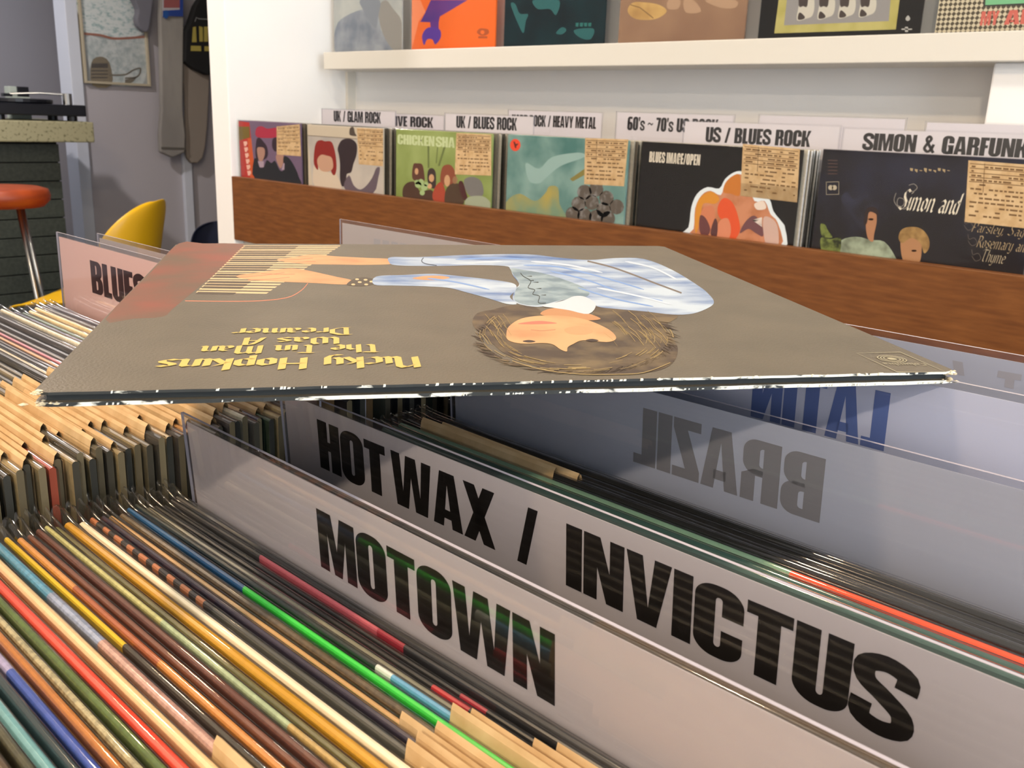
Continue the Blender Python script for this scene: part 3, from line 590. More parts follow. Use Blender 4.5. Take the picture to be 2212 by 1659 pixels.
for a, b in (((140, 1425), (480, 1388)), ((200, 1446), (520, 1425)), ((440, 1292), (700, 1276)), ((480, 1306), (720, 1302)), ((300, 1395), (560, 1400))):
    pr2('print_finger_line', ribbon(z2([a, ((a[0]+b[0])/2, (a[1]+b[1])/2+4), b]), 1.1), PINKL)
pr2('print_bracelet', [crom(z2([(960, 1478), (1010, 1440), (1090, 1424), (1170, 1440), (1185, 1470), (1100, 1492), (1000, 1490)]), True, 4)], DARKK)
pr2('print_bracelet_beads', [[(480+(x+16*math.cos(a))/3.568, 200+(y+7*math.sin(a))/3.568) for a in [k*.785 for k in range(8)]] for x, y in ((1010, 1480), (1060, 1462), (1040, 1440), (1105, 1444), (1150, 1458), (1110, 1480))], CREAMK)
pr2('print_hair', [crom(z7([(690, 490), (715, 435), (800, 415), (900, 392), (1010, 400), (1070, 430), (1150, 445), (1250, 460), (1330, 440), (1325, 410), (1350, 388), (1420, 410), (1500, 412), (1640, 430), (1780, 450), (1715, 500), (1745, 560), (1780, 620), (1760, 690), (1690, 735), (1560, 757), (1400, 764), (1250, 757), (1100, 735), (950, 690), (860, 650), (800, 600), (740, 550)]), True, 4)], HAIR)
pr2('print_shirt', [crom(z7([(245, 160), (258, 137), (400, 137), (700, 124), (980, 122), (1150, 140), (1310, 152), (1450, 142), (1600, 147), (1750, 205), (1890, 290), (1945, 335), (1972, 375), (1945, 405), (1860, 437), (1750, 442), (1600, 425), (1450, 412), (1350, 398), (1290, 352), (1160, 368), (1060, 400), (960, 392), (905, 365), (915, 310), (938, 280), (905, 235), (890, 200), (860, 184), (700, 180), (520, 184), (290, 181)]), True, 4)], SHIRT)
pr2('print_sleeve', [crom(z7([(168, 283), (180, 240), (330, 232), (480, 226), (640, 240), (850, 265), (920, 285), (912, 320), (888, 350), (925, 385), (870, 385), (770, 355), (660, 325), (560, 300), (430, 292), (280, 288)]), True, 4)], SHIRT)
pr2('print_elbow_patch', [crom(z7([(370, 250), (430, 238), (510, 236), (570, 246), (510, 258), (430, 258)]), True, 4)], SKIN)
pr2('print_placket', [crom(z7([(892, 200), (960, 205), (1100, 232), (1280, 298), (1300, 345), (1160, 366), (1050, 393), (960, 388), (912, 362), (922, 305), (940, 280)]), True, 4)], SHIRT2)
pr2('print_shirt_fold', ribbon(crom(z7([(1300, 158), (1420, 188), (1520, 222), (1650, 272), (1800, 328)]), False, 5), 3.4), ink(0x6E645C))
pr2('print_shirt_fold', ribbon(crom(z7([(430, 140), (420, 158), (440, 172), (500, 182)]), False, 5), 2.0), ink(0x3A4658))
for pts in (((960, 180), (1150, 190), (1400, 250), (1600, 310)), ((1100, 210), (1300, 260), (1500, 330), (1700, 370)), ((600, 150), (800, 142), (1000, 150)), ((1250, 300), (1450, 360), (1650, 400)), ((450, 250), (600, 270), (780, 310))):
    pr2('print_brush_stroke', ribbon(crom(z7(pts), False, 5), [1.0]+[3.0]*(5*(len(pts)-1)-1)+[1.0]), ink(0x7898CC))
for pts in (((1000, 160), (1200, 180), (1380, 220)), ((1350, 300), (1550, 340), (1750, 390)), ((700, 165), (850, 160)), ((1500, 160), (1650, 195), (1780, 260))):
    pr2('print_brush_stroke', ribbon(crom(z7(pts), False, 5), [1.0]+[3.6]*(5*(len(pts)-1)-1)+[1.0]), ink(0xC2CEDC))
pr2('print_lacing', ribbon(crom(z7([(945, 222), (960, 240), (1000, 265), (985, 300), (1020, 312), (1010, 335), (1045, 345), (1040, 380), (1080, 382)]), False, 4), 1.5), ink(0x2E3430))
pr2('print_lacing', [z7([(x, y), (x+30, y-3), (x+30, y+2)]) for x, y in ((975, 240), (985, 262), (1010, 272), (1025, 305), (1050, 340))], ink(0x2E3430))
pr2('print_neck', [crom(z7([(1050, 442), (1100, 412), (1200, 412), (1300, 436), (1370, 468), (1250, 474), (1150, 460)]), True, 4)], ink(0xB88458))
pr2('print_collar', [crom(z7([(1060, 396), (1170, 370), (1230, 346), (1290, 350), (1345, 390), (1305, 440), (1200, 420), (1120, 408)]), True, 4)], ink(0xC4CAD2))
pr2('print_face', [crom(z7([(870, 545), (885, 505), (950, 465), (1050, 450), (1170, 450), (1290, 470), (1390, 510), (1440, 545), (1450, 575), (1400, 590), (1280, 580), (1225, 600), (1195, 618), (1190, 640), (1155, 628), (1115, 602), (1060, 595), (950, 598), (880, 580)]), True, 4)], SKIN)
pr2('print_lips', [crom(z7([(930, 493), (990, 482), (1060, 478), (1140, 490), (1060, 495), (990, 496)]), True, 4)], ink(0xC8705A))
pr2('print_nose', ribbon(crom(z7([(1000, 525), (1050, 530), (1090, 528), (1130, 524)]), False, 4), 1.2), ink(0xB06A4C))
pr2('print_eyes', [crom(z7([(955, 586), (990, 579), (1025, 587), (990, 593)]), True, 4), crom(z7([(1290, 581), (1325, 573), (1360, 582), (1325, 589)]), True, 4)], ink(0x3A2A20))
pr2('print_cheek', [crom(z7([(1180, 520), (1260, 505), (1330, 530), (1290, 550), (1200, 545)]), True, 4)], ink(0xCC9468))
rs = random.Random(11); st_ = []
for _ in range(70):
    a = rs.uniform(-.35, math.pi*1.12); rad = rs.uniform(.72, 1.0); c0 = (1240, 560); rx, ry = 510*rad, 195*rad
    pts = [(c0[0]+rx*math.cos(a+d)*(1+.02*math.sin(5*d)), c0[1]+ry*math.sin(a+d)) for d in (0, .07, .14, .22)]
    if 880 < pts[1][0] < 1440 and pts[1][1] < 600: continue
    st_ += ribbon(z7(pts), rs.uniform(.5, 1.4))
for _ in range(26):
    x = rs.uniform(1380, 1680); y = rs.uniform(420, 560); st_ += ribbon(z7([(x, y), (x+40, y+30), (x+70, y+70)]), rs.uniform(.5, 1.3))
for _ in range(18):
    x = rs.uniform(700, 860); y = rs.uniform(430, 560); st_ += ribbon(z7([(x, y), (x+18, y+20), (x+40, y+55)]), rs.uniform(.5, 1.2))
rs = random.Random(29); hs = []
for _ in range(130):
    a = rs.uniform(-.55, math.pi*1.2); c0 = (1235, 565); rx, ry = 525, 190
    p0 = (c0[0]+rx*.93*math.cos(a), c0[1]+ry*.93*math.sin(a)); d = rs.uniform(.08, .2); g = rs.uniform(1.0, 1.07)
    p1 = (c0[0]+rx*math.cos(a+d/2), c0[1]+ry*math.sin(a+d/2)); p2 = (c0[0]+rx*g*math.cos(a+d), c0[1]+ry*g*math.sin(a+d))
    if p1[1] < 430 and p1[0] > 1300: continue
    hs += ribbon(z7([p0, p1, p2]), [2.2, 1.5, .3])
pr2('print_hair_strands', hs, HAIR)
pr2('print_hair_streaks', st_, GOLDH)
pr2('print_hair_wisps', ribbon(crom(z7([(900, 690), (1050, 735), (1250, 760), (1450, 762), (1600, 752), (1740, 700)]), False, 5), 1.6), GOLDH)
YEL = mat('print_title_yellow', rgb(206, 180, 96), .5)
def title(text, pl, pr_, ybase, ycap, **k):
    """reading direction runs right to left in the picture: pl = start, pr_ = end"""
    a, b, c = oc(*pl), oc(*pr_), oc((pl[0]+pr_[0])/2, ycap); d = oc((pl[0]+pr_[0])/2, ybase)
    LAYER[0] += 1; z = .000006*LAYER[0]+.00001; ex = Vector((b[0]-a[0], b[1]-a[1])); L0 = ex.length; ex /= L0; ey = Vector((ex.y, -ex.x))
    h = (Vector((c[0]-d[0], c[1]-d[1]))).dot(ey)
    if h < 0: ey = -ey; h = -h
    return polys_mesh('print_title', nib_word(text, 0, L0, 0, h, **k), lambda x, y: (a[0]+ex.x*x+ey.x*y, a[1]+ex.y*x+ey.y*y, z), YEL, FRONT)
title('Nicky Hopkins', (908, 771), (345, 778), 774, 798, w=.19)
title('The Tin Man', (826, 745), (437, 749), 748, 765, w=.19)
title('Was A', (734, 729), (527, 731), 730.5, 745.5, w=.19)
title('Dreamer', (757, 709), (506, 711), 710, 725, w=.19)
LOGO = ink(0xA8A084)
lc = [(1850, 764), (1944, 762), (2045, 806), (1938, 805)]
pr2('print_logo_box', ribbon(lc, 1.1, True), LOGO)
ccx, ccy = oc(1926.5, 776.5); LAYER[0] += 1; zl = .000006*LAYER[0]+.00001
rings = []
for r in (.0052, .0041, .0030): rings += ribbon([(ccx+r*math.cos(a), ccy+r*math.sin(a)) for a in [k*.2618 for k in range(24)]], .00045, True)
rings.append([(ccx+.0018*math.cos(a), ccy+.0018*math.sin(a)) for a in [k*.52 for k in range(12)]])
polys_mesh('print_logo_rings', rings, lambda x, y: (x, y, zl), LOGO, FRONT)
a_, b_ = oc(1996, 786), oc(1904, 785)
exv = Vector((b_[0]-a_[0], b_[1]-a_[1])); Lw = exv.length; exv /= Lw; eyv = Vector((exv.y, -exv.x))
if eyv.y > 0: eyv = -eyv
polys_mesh('print_logo_word', nib_word('Columbia', 0, Lw, 0, .0036, w=.11), lambda x, y: (a_[0]+exv.x*x+eyv.x*y, a_[1]+exv.y*x+eyv.y*y, zl), LOGO, FRONT)
# ------------------------------------------------------------------ wall bins
def zoom(ox, oy, s): return lambda *pts: [(ox+x/s, oy+y/s) for x, y in pts]
zD, zE, zB, zC = zoom(500, 240, 6.144), zoom(840, 240, 6.911), zoom(1060, 200, 3.16), zoom(1600, 220, 3.606)
zF, zG, zH, zI, z1 = zoom(680, 0, 3.072), zoom(1300, 0, 2.425), zoom(1600, 0, 5.267), zoom(1980, 0, 9.534), zoom(0, 0, 2.962)
YW, ZW = 1.452, CH-.031
wb = thing('wall_record_bin', 'long wall bin with a stained wooden front plank below the facing records', 'record bin', (XP, 1.43, 0))
WEND = WR-.3-XP
bx('front_plank', (.0, .0, CH-.362), (WEND, .018, CH-.184), WOOD, wb, .0015)
bx('bin_floor', (0, .018, CH-.362), (WEND, WB-1.43, CH-.347), WHITE2, wb)
bx('cabinet_front', (.0, .03, .08), (WEND, .045, CH-.362), WHITE2, wb); bx('plinth', (.0, .06, 0), (WEND, .075, .08), WHITE2, wb)
bx('cabinet_end', (WEND, .0, 0), (WEND+.02, WB-1.43, CH-.184), WHITE2, wb)
SIDEM = [ramp_mat('edge_wall_%d' % k, [(0, h)], .4, .3, 200) for k, h in enumerate((0x6A6256, 0xB8B0A0, 0x4A463E, 0x9C9280, 0xCFC8B8, 0x7A7468))]
class Sleeve:
    """a face-on record; art outlines are picture points laid on the jacket's front face"""
    def __init__(s, label, X, Y, ztop, m, w=.315, group=None, t=.004, name='record_sleeve', h=RH):
        s.o = thing(name, label, 'record', (X, Y, ztop-h), 0, group); s.Y = Y; s.k = 0; s.w = w
        s.j = jacket(t, m, s.o, 0, w, h); bag(t, s.o, 3, 0.0, w, h, .003, .006)
        s.y0 = -.0006
    def art(s, name, polys, m, lift=None, under=None):
        s.k += 1; y = -.00002*s.k if lift is None else lift; l = s.o.location
        def fn(px, py):
            p = PY(px, py, s.Y); x = min(max(p.x-l.x, .0002), s.w-.0002); return (x, y, p.z-l.z)
        own = name in ('price_tag', 'sticker', 'paper_band')
        return polys_mesh(name, polys, fn, m, under or (s.o if own else s.j))
    def tag(s, q, lines=9, seed=1):
        """brown label folded over the top, quad in picture points (tl, tr, br, bl)"""
        o = s.art('price_tag', [q], KRAFT); rr = random.Random(seed); L_ = []
        bl = lambda u, v: (((q[0][0]*(1-u)+q[1][0]*u)*(1-v)+(q[3][0]*(1-u)+q[2][0]*u)*v), ((q[0][1]*(1-u)+q[1][1]*u)*(1-v)+(q[3][1]*(1-u)+q[2][1]*u)*v))
        for i in range(lines):
            v = .08+.86*i/lines; u = .06
            if i < 5: L_.append([bl(.03, v-.035), bl(.97, v-.035), bl(.97, v-.022), bl(.03, v-.022)])
            while u < .93:
                w = rr.uniform(.04, .14)
                if rr.random() < .72: L_.append([bl(u, v), bl(min(.95, u+w), v), bl(min(.95, u+w), v+.028), bl(u, v+.028)])
                u += w+.025
        L_.append([bl(.27, .03), bl(.28, .03), bl(.28, .5), bl(.27, .5)])
        s.art('tag_print', L_, mat('tag_print_brown', rgb(112, 82, 48), .6), under=o); return o
def stack(X, Y, n, words, group, w=.315, step=.0065, t=.004):
    for k in range(n):
        r = thing('record_sleeve', ORD[k]+' '+words, 'record', (X+.003*math.sin(k*2.1)+.004, Y+.0105+k*step, ZW-RH-.001*(k % 3)), 0, group)
        jacket(t, SIDEM[(k*5+int(abs(X)*10)) % 6], r, 0, w); bag(t, r, 3, 0.0, w, RH, .003, .008)
def blob(pts, seg=4): return crom(pts, True, seg)
GW = 'records stacked behind the facing ones in the wall bin'
xs = lambda p, y=YW: PY(p[0], p[1], y).x
# column 1
x0 = XP+.012
a = Sleeve('purple sleeve with a red paper band, leftmost facing record in the wall bin', x0, YW, ZW, ink(0x6E5A74), .298)
pb_ = a.art('paper_band', [zD((64, 130), (238, 150), (320, 905), (132, 880))], ink(0xB02418))
a.art('band_patch', [zD((80, 205), (238, 205), (245, 350), (98, 390))], ink(0x6E5A10), under=pb_)
a.art('band_edge', [zD((215, 360), (262, 360), (322, 905), (250, 890))], ink(0xC4521C), under=pb_)
a.art('band_lettering', [zD((158+i*10, 405+i*78), (205+i*10, 400+i*78), (212+i*10, 440+i*78), (196+i*10, 446+i*78), (200+i*10, 462+i*78), (170+i*10, 466+i*78)) for i in range(6)], ink(0xE0B0A0), under=pb_)
a.art('print_title', [blob(zD((330, 230), (400, 200), (480, 235), (600, 225), (600, 345), (340, 345)), 3)], ink(0xA82440))
a.art('print_hair', [blob(zD((540, 470), (545, 380), (580, 350), (606, 370), (606, 520), (570, 530)))], ink(0x2A1424))
a.art('print_hair', [blob(zD((325, 440), (335, 375), (370, 350), (420, 400), (470, 470), (485, 580), (440, 640), (340, 640), (318, 560)))], ink(0x2A1424))
a.art('print_face', [blob(zD((340, 500), (385, 478), (438, 500), (440, 590), (400, 670), (360, 640)))], ink(0xA88070))
a.art('print_face', [blob(zD((590, 600), (640, 560), (690, 590), (690, 670), (655, 760), (615, 700)))], ink(0xA88070))
a.art('print_suits', [blob(zD((298, 650), (350, 640), (375, 745), (430, 740), (470, 650), (530, 690), (580, 660), (640, 780), (690, 780), (690, 610), (760, 620), (840, 740), (895, 880), (890, 980), (330, 920)), 3)], ink(0x10131A))
a.art('print_collar', [zD((350, 665), (430, 665), (430, 745), (375, 745)), zD((690, 690), (706, 690), (702, 780), (665, 780))], ink(0xA894A4))
a.tag(zD((600, 205), (905, 175), (925, 600), (602, 575)), 7, 3)
stack(x0, YW, 8, 'record stacked behind the purple sleeve with the red band', GW, .298)
# column 2
x0 = xs((664, 275))
a = Sleeve('cream sleeve with a red haired and a dark haired figure in the wall bin', x0, YW, ZW-.002, ink(0xC8BCA8), .304)
a.art('print_panel', [zD((1010, 330), (1670, 370), (2010, 735), (2010, 1120), (1075, 1000))], mat('print_pale_panel', rgb(196, 188, 178), .5, rgb(168, 162, 158), 8))
a.art('print_rule', [zD((1005, 318), (1670, 365), (1670, 374), (1005, 328))], ink(0x7A6E60))
a.art('print_figure', [blob(zD((1100, 700), (1180, 780), (1330, 820), (1400, 850), (1450, 1060), (1110, 1005)))], ink(0xD2C2AE))
a.art('print_hair', [blob(zD((1095, 700), (1100, 520), (1130, 410), (1190, 385), (1240, 400), (1310, 400), (1350, 450), (1385, 600), (1395, 760), (1370, 850), (1330, 820), (1300, 700), (1240, 640), (1150, 650), (1150, 780)))], ink(0x8A1A0C))
a.art('print_face', [blob(zD((1140, 640), (1190, 580), (1260, 590), (1330, 620), (1350, 740), (1300, 800), (1200, 795), (1150, 730)))], ink(0xC49A80))
a.art('print_hair', [blob(zD((1410, 495), (1450, 400), (1520, 365), (1610, 380), (1665, 450), (1660, 580), (1620, 700), (1590, 810), (1530, 840), (1520, 960), (1470, 1000), (1440, 900), (1440, 700), (1425, 580)))], ink(0x2C1C20))
a.art('print_shade', [blob(zD((1490, 1000), (1560, 850), (1620, 980), (1700, 1040), (1780, 1000), (1870, 880), (1920, 760), (1970, 750), (1950, 880), (1880, 1090), (1600, 1080)), 3)], ink(0x645660))
a.art('print_title', [blob(zD((1565, 300), (1575, 225), (1620, 215), (1640, 290), (1660, 330), (1590, 325)))], ink(0x4E4238))
a.tag(zD((1665, 225), (2030, 235), (2040, 735), (1690, 705)), 8, 5)
stack(x0, YW, 7, 'record stacked behind the cream sleeve with two figures', GW, .304)
# column 3
x0 = xs((856, 285))
a = Sleeve('green sleeve with pale block title and a group of seated figures in the wall bin', x0, YW, ZW-.001, mat('print_leaf_green', rgb(122, 140, 66), .5, rgb(160, 176, 108), 9, (1, 1, 1), .35, .7), .312)
a.art('print_trees', [zE((575, 520), (605, 520), (605, 850), (580, 850)), zE((820, 530), (850, 530), (760, 820), (730, 820)), zE((720, 540), (735, 540), (715, 780), (700, 780))], ink(0x66743E))
q0 = zE((130, 345), (1240, 380)); hgt = PY(*q0[0], YW).z-PY(*zE((130, 490))[0], YW).z
l_ = a.o.location; P0 = PY(*q0[0], YW); P1 = PY(*zE((985, 372))[0], YW)
a.k += 1
polys_mesh('print_title', fit_word('CHICKEN SHA', P0.x-l_.x, P1.x-l_.x, P0.z-hgt-l_.z, P0.z-l_.z, gap=.03, space=.12), lambda x, y: (x, -.00002*a.k, y), ink(0xC4D2A0), a.j)
for col, sh in ((0x4A3020, ((205, 1180), (260, 1080), (360, 1050), (420, 1090), (470, 1200), (640, 1180), (680, 1350), (260, 1320))), (0x5C3626, ((350, 1000), (365, 800), (420, 780), (500, 800), (530, 950), (530, 1040), (450, 1060))), (0x3A2A26, ((575, 980), (590, 880), (640, 850), (690, 890), (705, 1000), (690, 1150), (600, 1120))),
                (0x8C4A30, ((780, 1080), (790, 860), (860, 800), (940, 820), (1000, 950), (980, 1100))), (0xA8442C, ((650, 1260), (700, 1120), (780, 1060), (840, 1180), (840, 1390), (690, 1350))), (0x4C3826, ((840, 1390), (850, 1180), (950, 1080), (1060, 1100), (1100, 1250), (1120, 1380), (980, 1400))), (0x4A2020, ((1040, 1080), (1100, 1050), (1150, 1200), (1180, 1340), (1100, 1300))),
                (0x787674, ((1120, 1040), (1240, 980), (1380, 1050), (1410, 1240), (1300, 1280), (1180, 1240))), (0x9EA890, ((1180, 1290), (1400, 1270), (1530, 1380), (1530, 1480), (1160, 1420)))):
    a.art('print_figure', [blob(zE(*sh))], ink(col))
for cx_, cy_, rx_, ry_ in ((415, 900, 28, 50), (638, 1000, 40, 60), (872, 1040, 45, 90), (990, 1030, 40, 60), (610, 1120, 35, 40)):
    a.art('print_face', [zE(*[(cx_+rx_*math.cos(k*.628), cy_+ry_*math.sin(k*.628)) for k in range(10)])], ink(0xCCA078))
a.art('print_leaves', [zE(*[(cx_+r_*math.cos(k*.785), cy_+r_*math.sin(k*.785)) for k in range(8)]) for cx_, cy_, r_ in ((440, 1100, 50), (480, 1060, 48), (530, 1140, 52), (500, 1220, 40), (420, 1060, 36), (560, 1090, 36))], ink(0x9CB47C))
a.tag(zE((1010, 325), (1530, 350), (1530, 965), (985, 945)), 10, 7)
stack(x0, YW, 9, 'record stacked behind the green sleeve', GW, .312)
# column 4
x0 = xs((1098, 292))
TEAL = mat('print_teal_wash', rgb(72, 120, 116), .5, rgb(134, 168, 162), 11, (1, 1, 1), .38, .66, detail=5)
a = Sleeve('teal and yellow painted sleeve with a round red sticker in the wall bin', x0, YW, ZW, TEAL, .308)
a.art('print_yellow_wash', [blob(zB((105, 810), (120, 730), (200, 690), (300, 740), (370, 690), (400, 640), (460, 650), (470, 760), (520, 860), (420, 860)))], mat('print_ochre_wash', rgb(172, 158, 84), .5, rgb(120, 148, 120), 16))
a.art('print_pale_wash', [blob(zB((240, 480), (330, 520), (420, 440), (600, 410), (640, 440), (480, 500), (380, 580), (330, 620), (260, 600)))], ink(0x94B4B0))
a.art('print_stalk', [zB((540, 590), (640, 520), (645, 560), (560, 606))], ink(0x867C40))
GB = mat('print_grey_berry', rgb(92, 84, 76), .5, rgb(150, 150, 150), 70, (1, 1, 1), .5, .72)
a.art('print_berries', [zB(*[(cx_+50*math.cos(k*.524), cy_+52*math.sin(k*.524)) for k in range(12)]) for cx_, cy_ in ((640, 680), (720, 660), (790, 720), (600, 760), (690, 750), (770, 800), (860, 780), (560, 830), (640, 840), (720, 850), (800, 860))], GB)
a.tag(zB((645, 310), (940, 320), (910, 640), (638, 625)), 10, 9)
stk_ = a.art('sticker', [zB(*[(168+36*math.cos(k*.449), 358+42*math.sin(k*.449)) for k in range(14)])], ink(0xE84A2A))
a.art('sticker_mark', [zB((155, 335), (165, 335), (172, 352), (184, 346), (188, 354), (174, 366), (176, 380), (166, 378), (160, 355))], ink(0x5A1A10), under=stk_)
stack(x0, YW, 7, 'record stacked behind the teal painted sleeve', GW, .308)
# column 5
x0 = xs((1388, 305))
a = Sleeve('black sleeve with a white outlined cluster of painted faces in the wall bin', x0, YW, ZW, mat('print_black_gloss', rgb(20, 16, 14), .25), .316)
P0, P1 = PY(*zB((1086, 402))[0], YW), PY(*zB((1432, 432))[0], YW); l_ = a.o.location; a.k += 1
polys_mesh('print_title', fit_word('BLUES IMAGE/OPEN', P0.x-l_.x, P1.x-l_.x, P0.z-.0185-l_.z, P0.z-l_.z, gap=.08, space=.25), lambda x, y: (x, -.00003, y), ink(0xD8D0C0), a.j)
a.art('print_outline', [blob(zB((1295, 980), (1350, 920), (1370, 780), (1410, 690), (1480, 645), (1560, 655), (1600, 590), (1660, 545), (1720, 540), (1800, 600), (1900, 720), (1930, 810), (1985, 880), (2010, 930), (1990, 1070), (1600, 1030)), 3)], ink(0xE4EEF4))
FL = mat('print_flesh_hair', rgb(206, 140, 104), .5, rgb(176, 108, 66), 30, (1, 1, 1), .4, .65)
a.art('print_faces', [blob(zB((1335, 985), (1385, 930), (1395, 790), (1440, 700), (1500, 670), (1570, 700), (1600, 620), (1660, 570), (1715, 560), (1760, 620), (1800, 740), (1870, 740), (1910, 830), (1960, 890), (1970, 1060), (1600, 1025)), 3)], FL)
for col, sh in ((0xC8782C, ((1590, 680), (1600, 620), (1650, 570), (1700, 565), (1700, 700), (1640, 690))), (0xD8902C, ((1395, 850), (1420, 730), (1500, 675), (1560, 720), (1530, 760), (1450, 760), (1430, 880), (1400, 960))), (0xE0562A, ((1550, 780), (1590, 720), (1650, 750), (1690, 850), (1700, 950), (1640, 1020), (1620, 900), (1560, 850))),
                (0xD0805C, ((1420, 900), (1450, 790), (1520, 780), (1530, 880), (1490, 960), (1440, 980))), (0xD88A68, ((1540, 980), (1560, 880), (1620, 860), (1640, 950), (1600, 1025))), (0x6A3C3C, ((1430, 840), (1470, 860), (1500, 940), (1460, 990), (1425, 940))), (0x5A3434, ((1500, 960), (1530, 860), (1550, 900), (1540, 990))), (0x70484C, ((1700, 960), (1740, 880), (1800, 840), (1850, 900), (1860, 980), (1810, 960), (1760, 930))),
                (0xD0B0A4, ((1860, 860), (1920, 860), (1960, 920), (1960, 1050), (1880, 1040))), (0xE8D8CC, ((1800, 760), (1860, 740), (1880, 790), (1820, 800)))):
    a.art('print_face', [blob(zB(*sh))], ink(col))
a.art('print_petals', [zB((1790, 870), (1850, 850+i*14), (1855, 862+i*14), (1795, 876)) for i in range(5)], ink(0xE6DAD0))
a.tag(zB((1722, 350), (2112, 385), (2095, 750), (1705, 705)), 11, 11)
stack(x0, YW, 7, 'record stacked behind the black sleeve with painted faces', GW, .316)
# column 6
x0 = xs((1778, 330))
a = Sleeve('dark sleeve with two heads and white ornate lettering, rightmost in the wall bin', x0, YW, ZW+.003, mat('print_night_navy', rgb(26, 22, 26), .35, rgb(40, 42, 62), 9, (1, 1, 1), .45, .75), .318)
def script(s, text, p0, p1, hpx, m, w=.13, slant=.28):
    P0, P1 = PY(*p0, YW), PY(*p1, YW); l = s.o.location; s.k += 1; yy = -.00002*s.k; h = hpx
    dz = (P1.z-P0.z)/(P1.x-P0.x)
    return polys_mesh('print_lettering', nib_word(text, P0.x-l.x, P1.x-l.x, 0, h, w, 35, slant), lambda x, y: (min(x, s.w-.0003), yy, P0.z-l.z+y), m, s.j)
LACE = ink(0xE8E0CC)
a.art('print_smoke', [blob(zC((780, 760), (830, 700), (880, 760), (1000, 720), (1080, 800), (1020, 900), (960, 1000), (860, 880)))], mat('print_smoke_blue', rgb(44, 46, 66), .5, rgb(26, 24, 32), 30))
script(a, 'Simon and', zC((1225, 835))[0], zC((1695, 848))[0], .030, LACE, .15)
a.art('print_flourish', ribbon(crom(zC((1310, 650), (1350, 640), (1375, 670), (1340, 700), (1300, 690), (1290, 740), (1310, 800), (1270, 835), (1220, 800), (1230, 750), (1270, 760), (1270, 800), (1230, 820), (1195, 770), (1210, 710)), False, 4), 1.2), ink(0x9C968C))
script(a, 'Parsley, Sag', zC((1790, 1010))[0], zC((2207, 1030))[0], .0140, ink(0xB8A078), .085)
script(a, 'Rosemary an', zC((1830, 1130))[0], zC((2207, 1150))[0], .0165, ink(0xC0A880), .085)
script(a, 'Thyme', zC((1860, 1240))[0], zC((2050, 1262))[0], .0175, ink(0xC8B898), .085)
for sx_, sy_ in ((1740, 960), (1770, 1080), (1800, 1200)):
    a.art('print_flourish', ribbon(crom(zC((sx_, sy_), (sx_+30, sy_+40), (sx_+70, sy_+20), (sx_+50, sy_-20), (sx_+10, sy_-10), (sx_, sy_-50)), False, 4), .9), ink(0x6E645C))
a.art('print_shirt', [blob(zC((740, 1180), (780, 1080), (900, 1050), (1010, 1075), (1120, 1090), (1200, 1200), (1190, 1250), (900, 1230)), 3)], mat('print_pale_shirt', rgb(168, 182, 158), .5, rgb(96, 104, 84), 40, (1, 1, 1), .4, .7))
a.art('print_face', [blob(zC((975, 960), (985, 860), (1010, 835), (1050, 850), (1060, 930), (1040, 1030), (1030, 1090), (990, 1060)))], ink(0xB07C58))
a.art('print_hair', [blob(zC((960, 960), (970, 860), (1000, 820), (1060, 830), (1070, 900), (1050, 870), (1000, 860), (985, 940)))], ink(0x2A1A18))
a.art('print_face', [blob(zC((1245, 1110), (1260, 1050), (1340, 1030), (1400, 1060), (1410, 1150), (1390, 1250), (1300, 1270), (1260, 1220)))], ink(0xB08058))
a.art('print_hair', [blob(zC((1230, 1060), (1250, 1000), (1310, 975), (1400, 985), (1460, 1050), (1470, 1130), (1430, 1180), (1400, 1100), (1330, 1060), (1260, 1100)))], mat('print_blond', rgb(176, 140, 84), .5, rgb(130, 98, 52), 90))
a.art('print_eyes', [zC(*[(cx_+22*math.cos(k*.785), cy_+9*math.sin(k*.785)) for k in range(8)]) for cx_, cy_ in ((1015, 915), (1350, 1160))], ink(0x2E1C14))
a.art('print_foliage', [blob(zC((625, 950), (660, 960), (680, 1000), (715, 1050), (690, 1060), (640, 1050), (622, 1010))), blob(zC((625, 1060), (700, 1070), (780, 1060), (760, 1190), (640, 1170)))], mat('print_foliage', rgb(112, 124, 62), .5, rgb(40, 46, 26), 60, (1, 1, 1), .45, .6))
a.art('print_logo', ribbon(zC((668, 625), (765, 622), (765, 720), (668, 722)), 1.1, True), ink(0xB0A690))
a.art('print_logo', [zC(*[(cx_+20*math.cos(k*.628), 668+20*math.sin(k*.628)) for k in range(10)]) for cx_ in (702, 730)], ink(0xB0A690))
a.art('print_small_type', [zC((680, 450+i*26), (755, 452+i*26), (755, 462+i*26), (680, 460+i*26)) for i in range(5)], ink(0x4A3A38))
a.art('print_worn_type', [zC((1320+i*36, 515+(i % 3)*8), (1344+i*36, 518+(i % 3)*8), (1340+i*36, 540+(i % 2)*12), (1322+i*36, 536)) for i in range(9)], ink(0xA89470))
a.tag(zC((1775, 455), (2240, 490), (2210, 985), (1745, 935)), 12, 13)
stack(x0, YW, 6, 'record stacked behind the dark sleeve with ornate lettering', GW, .318)
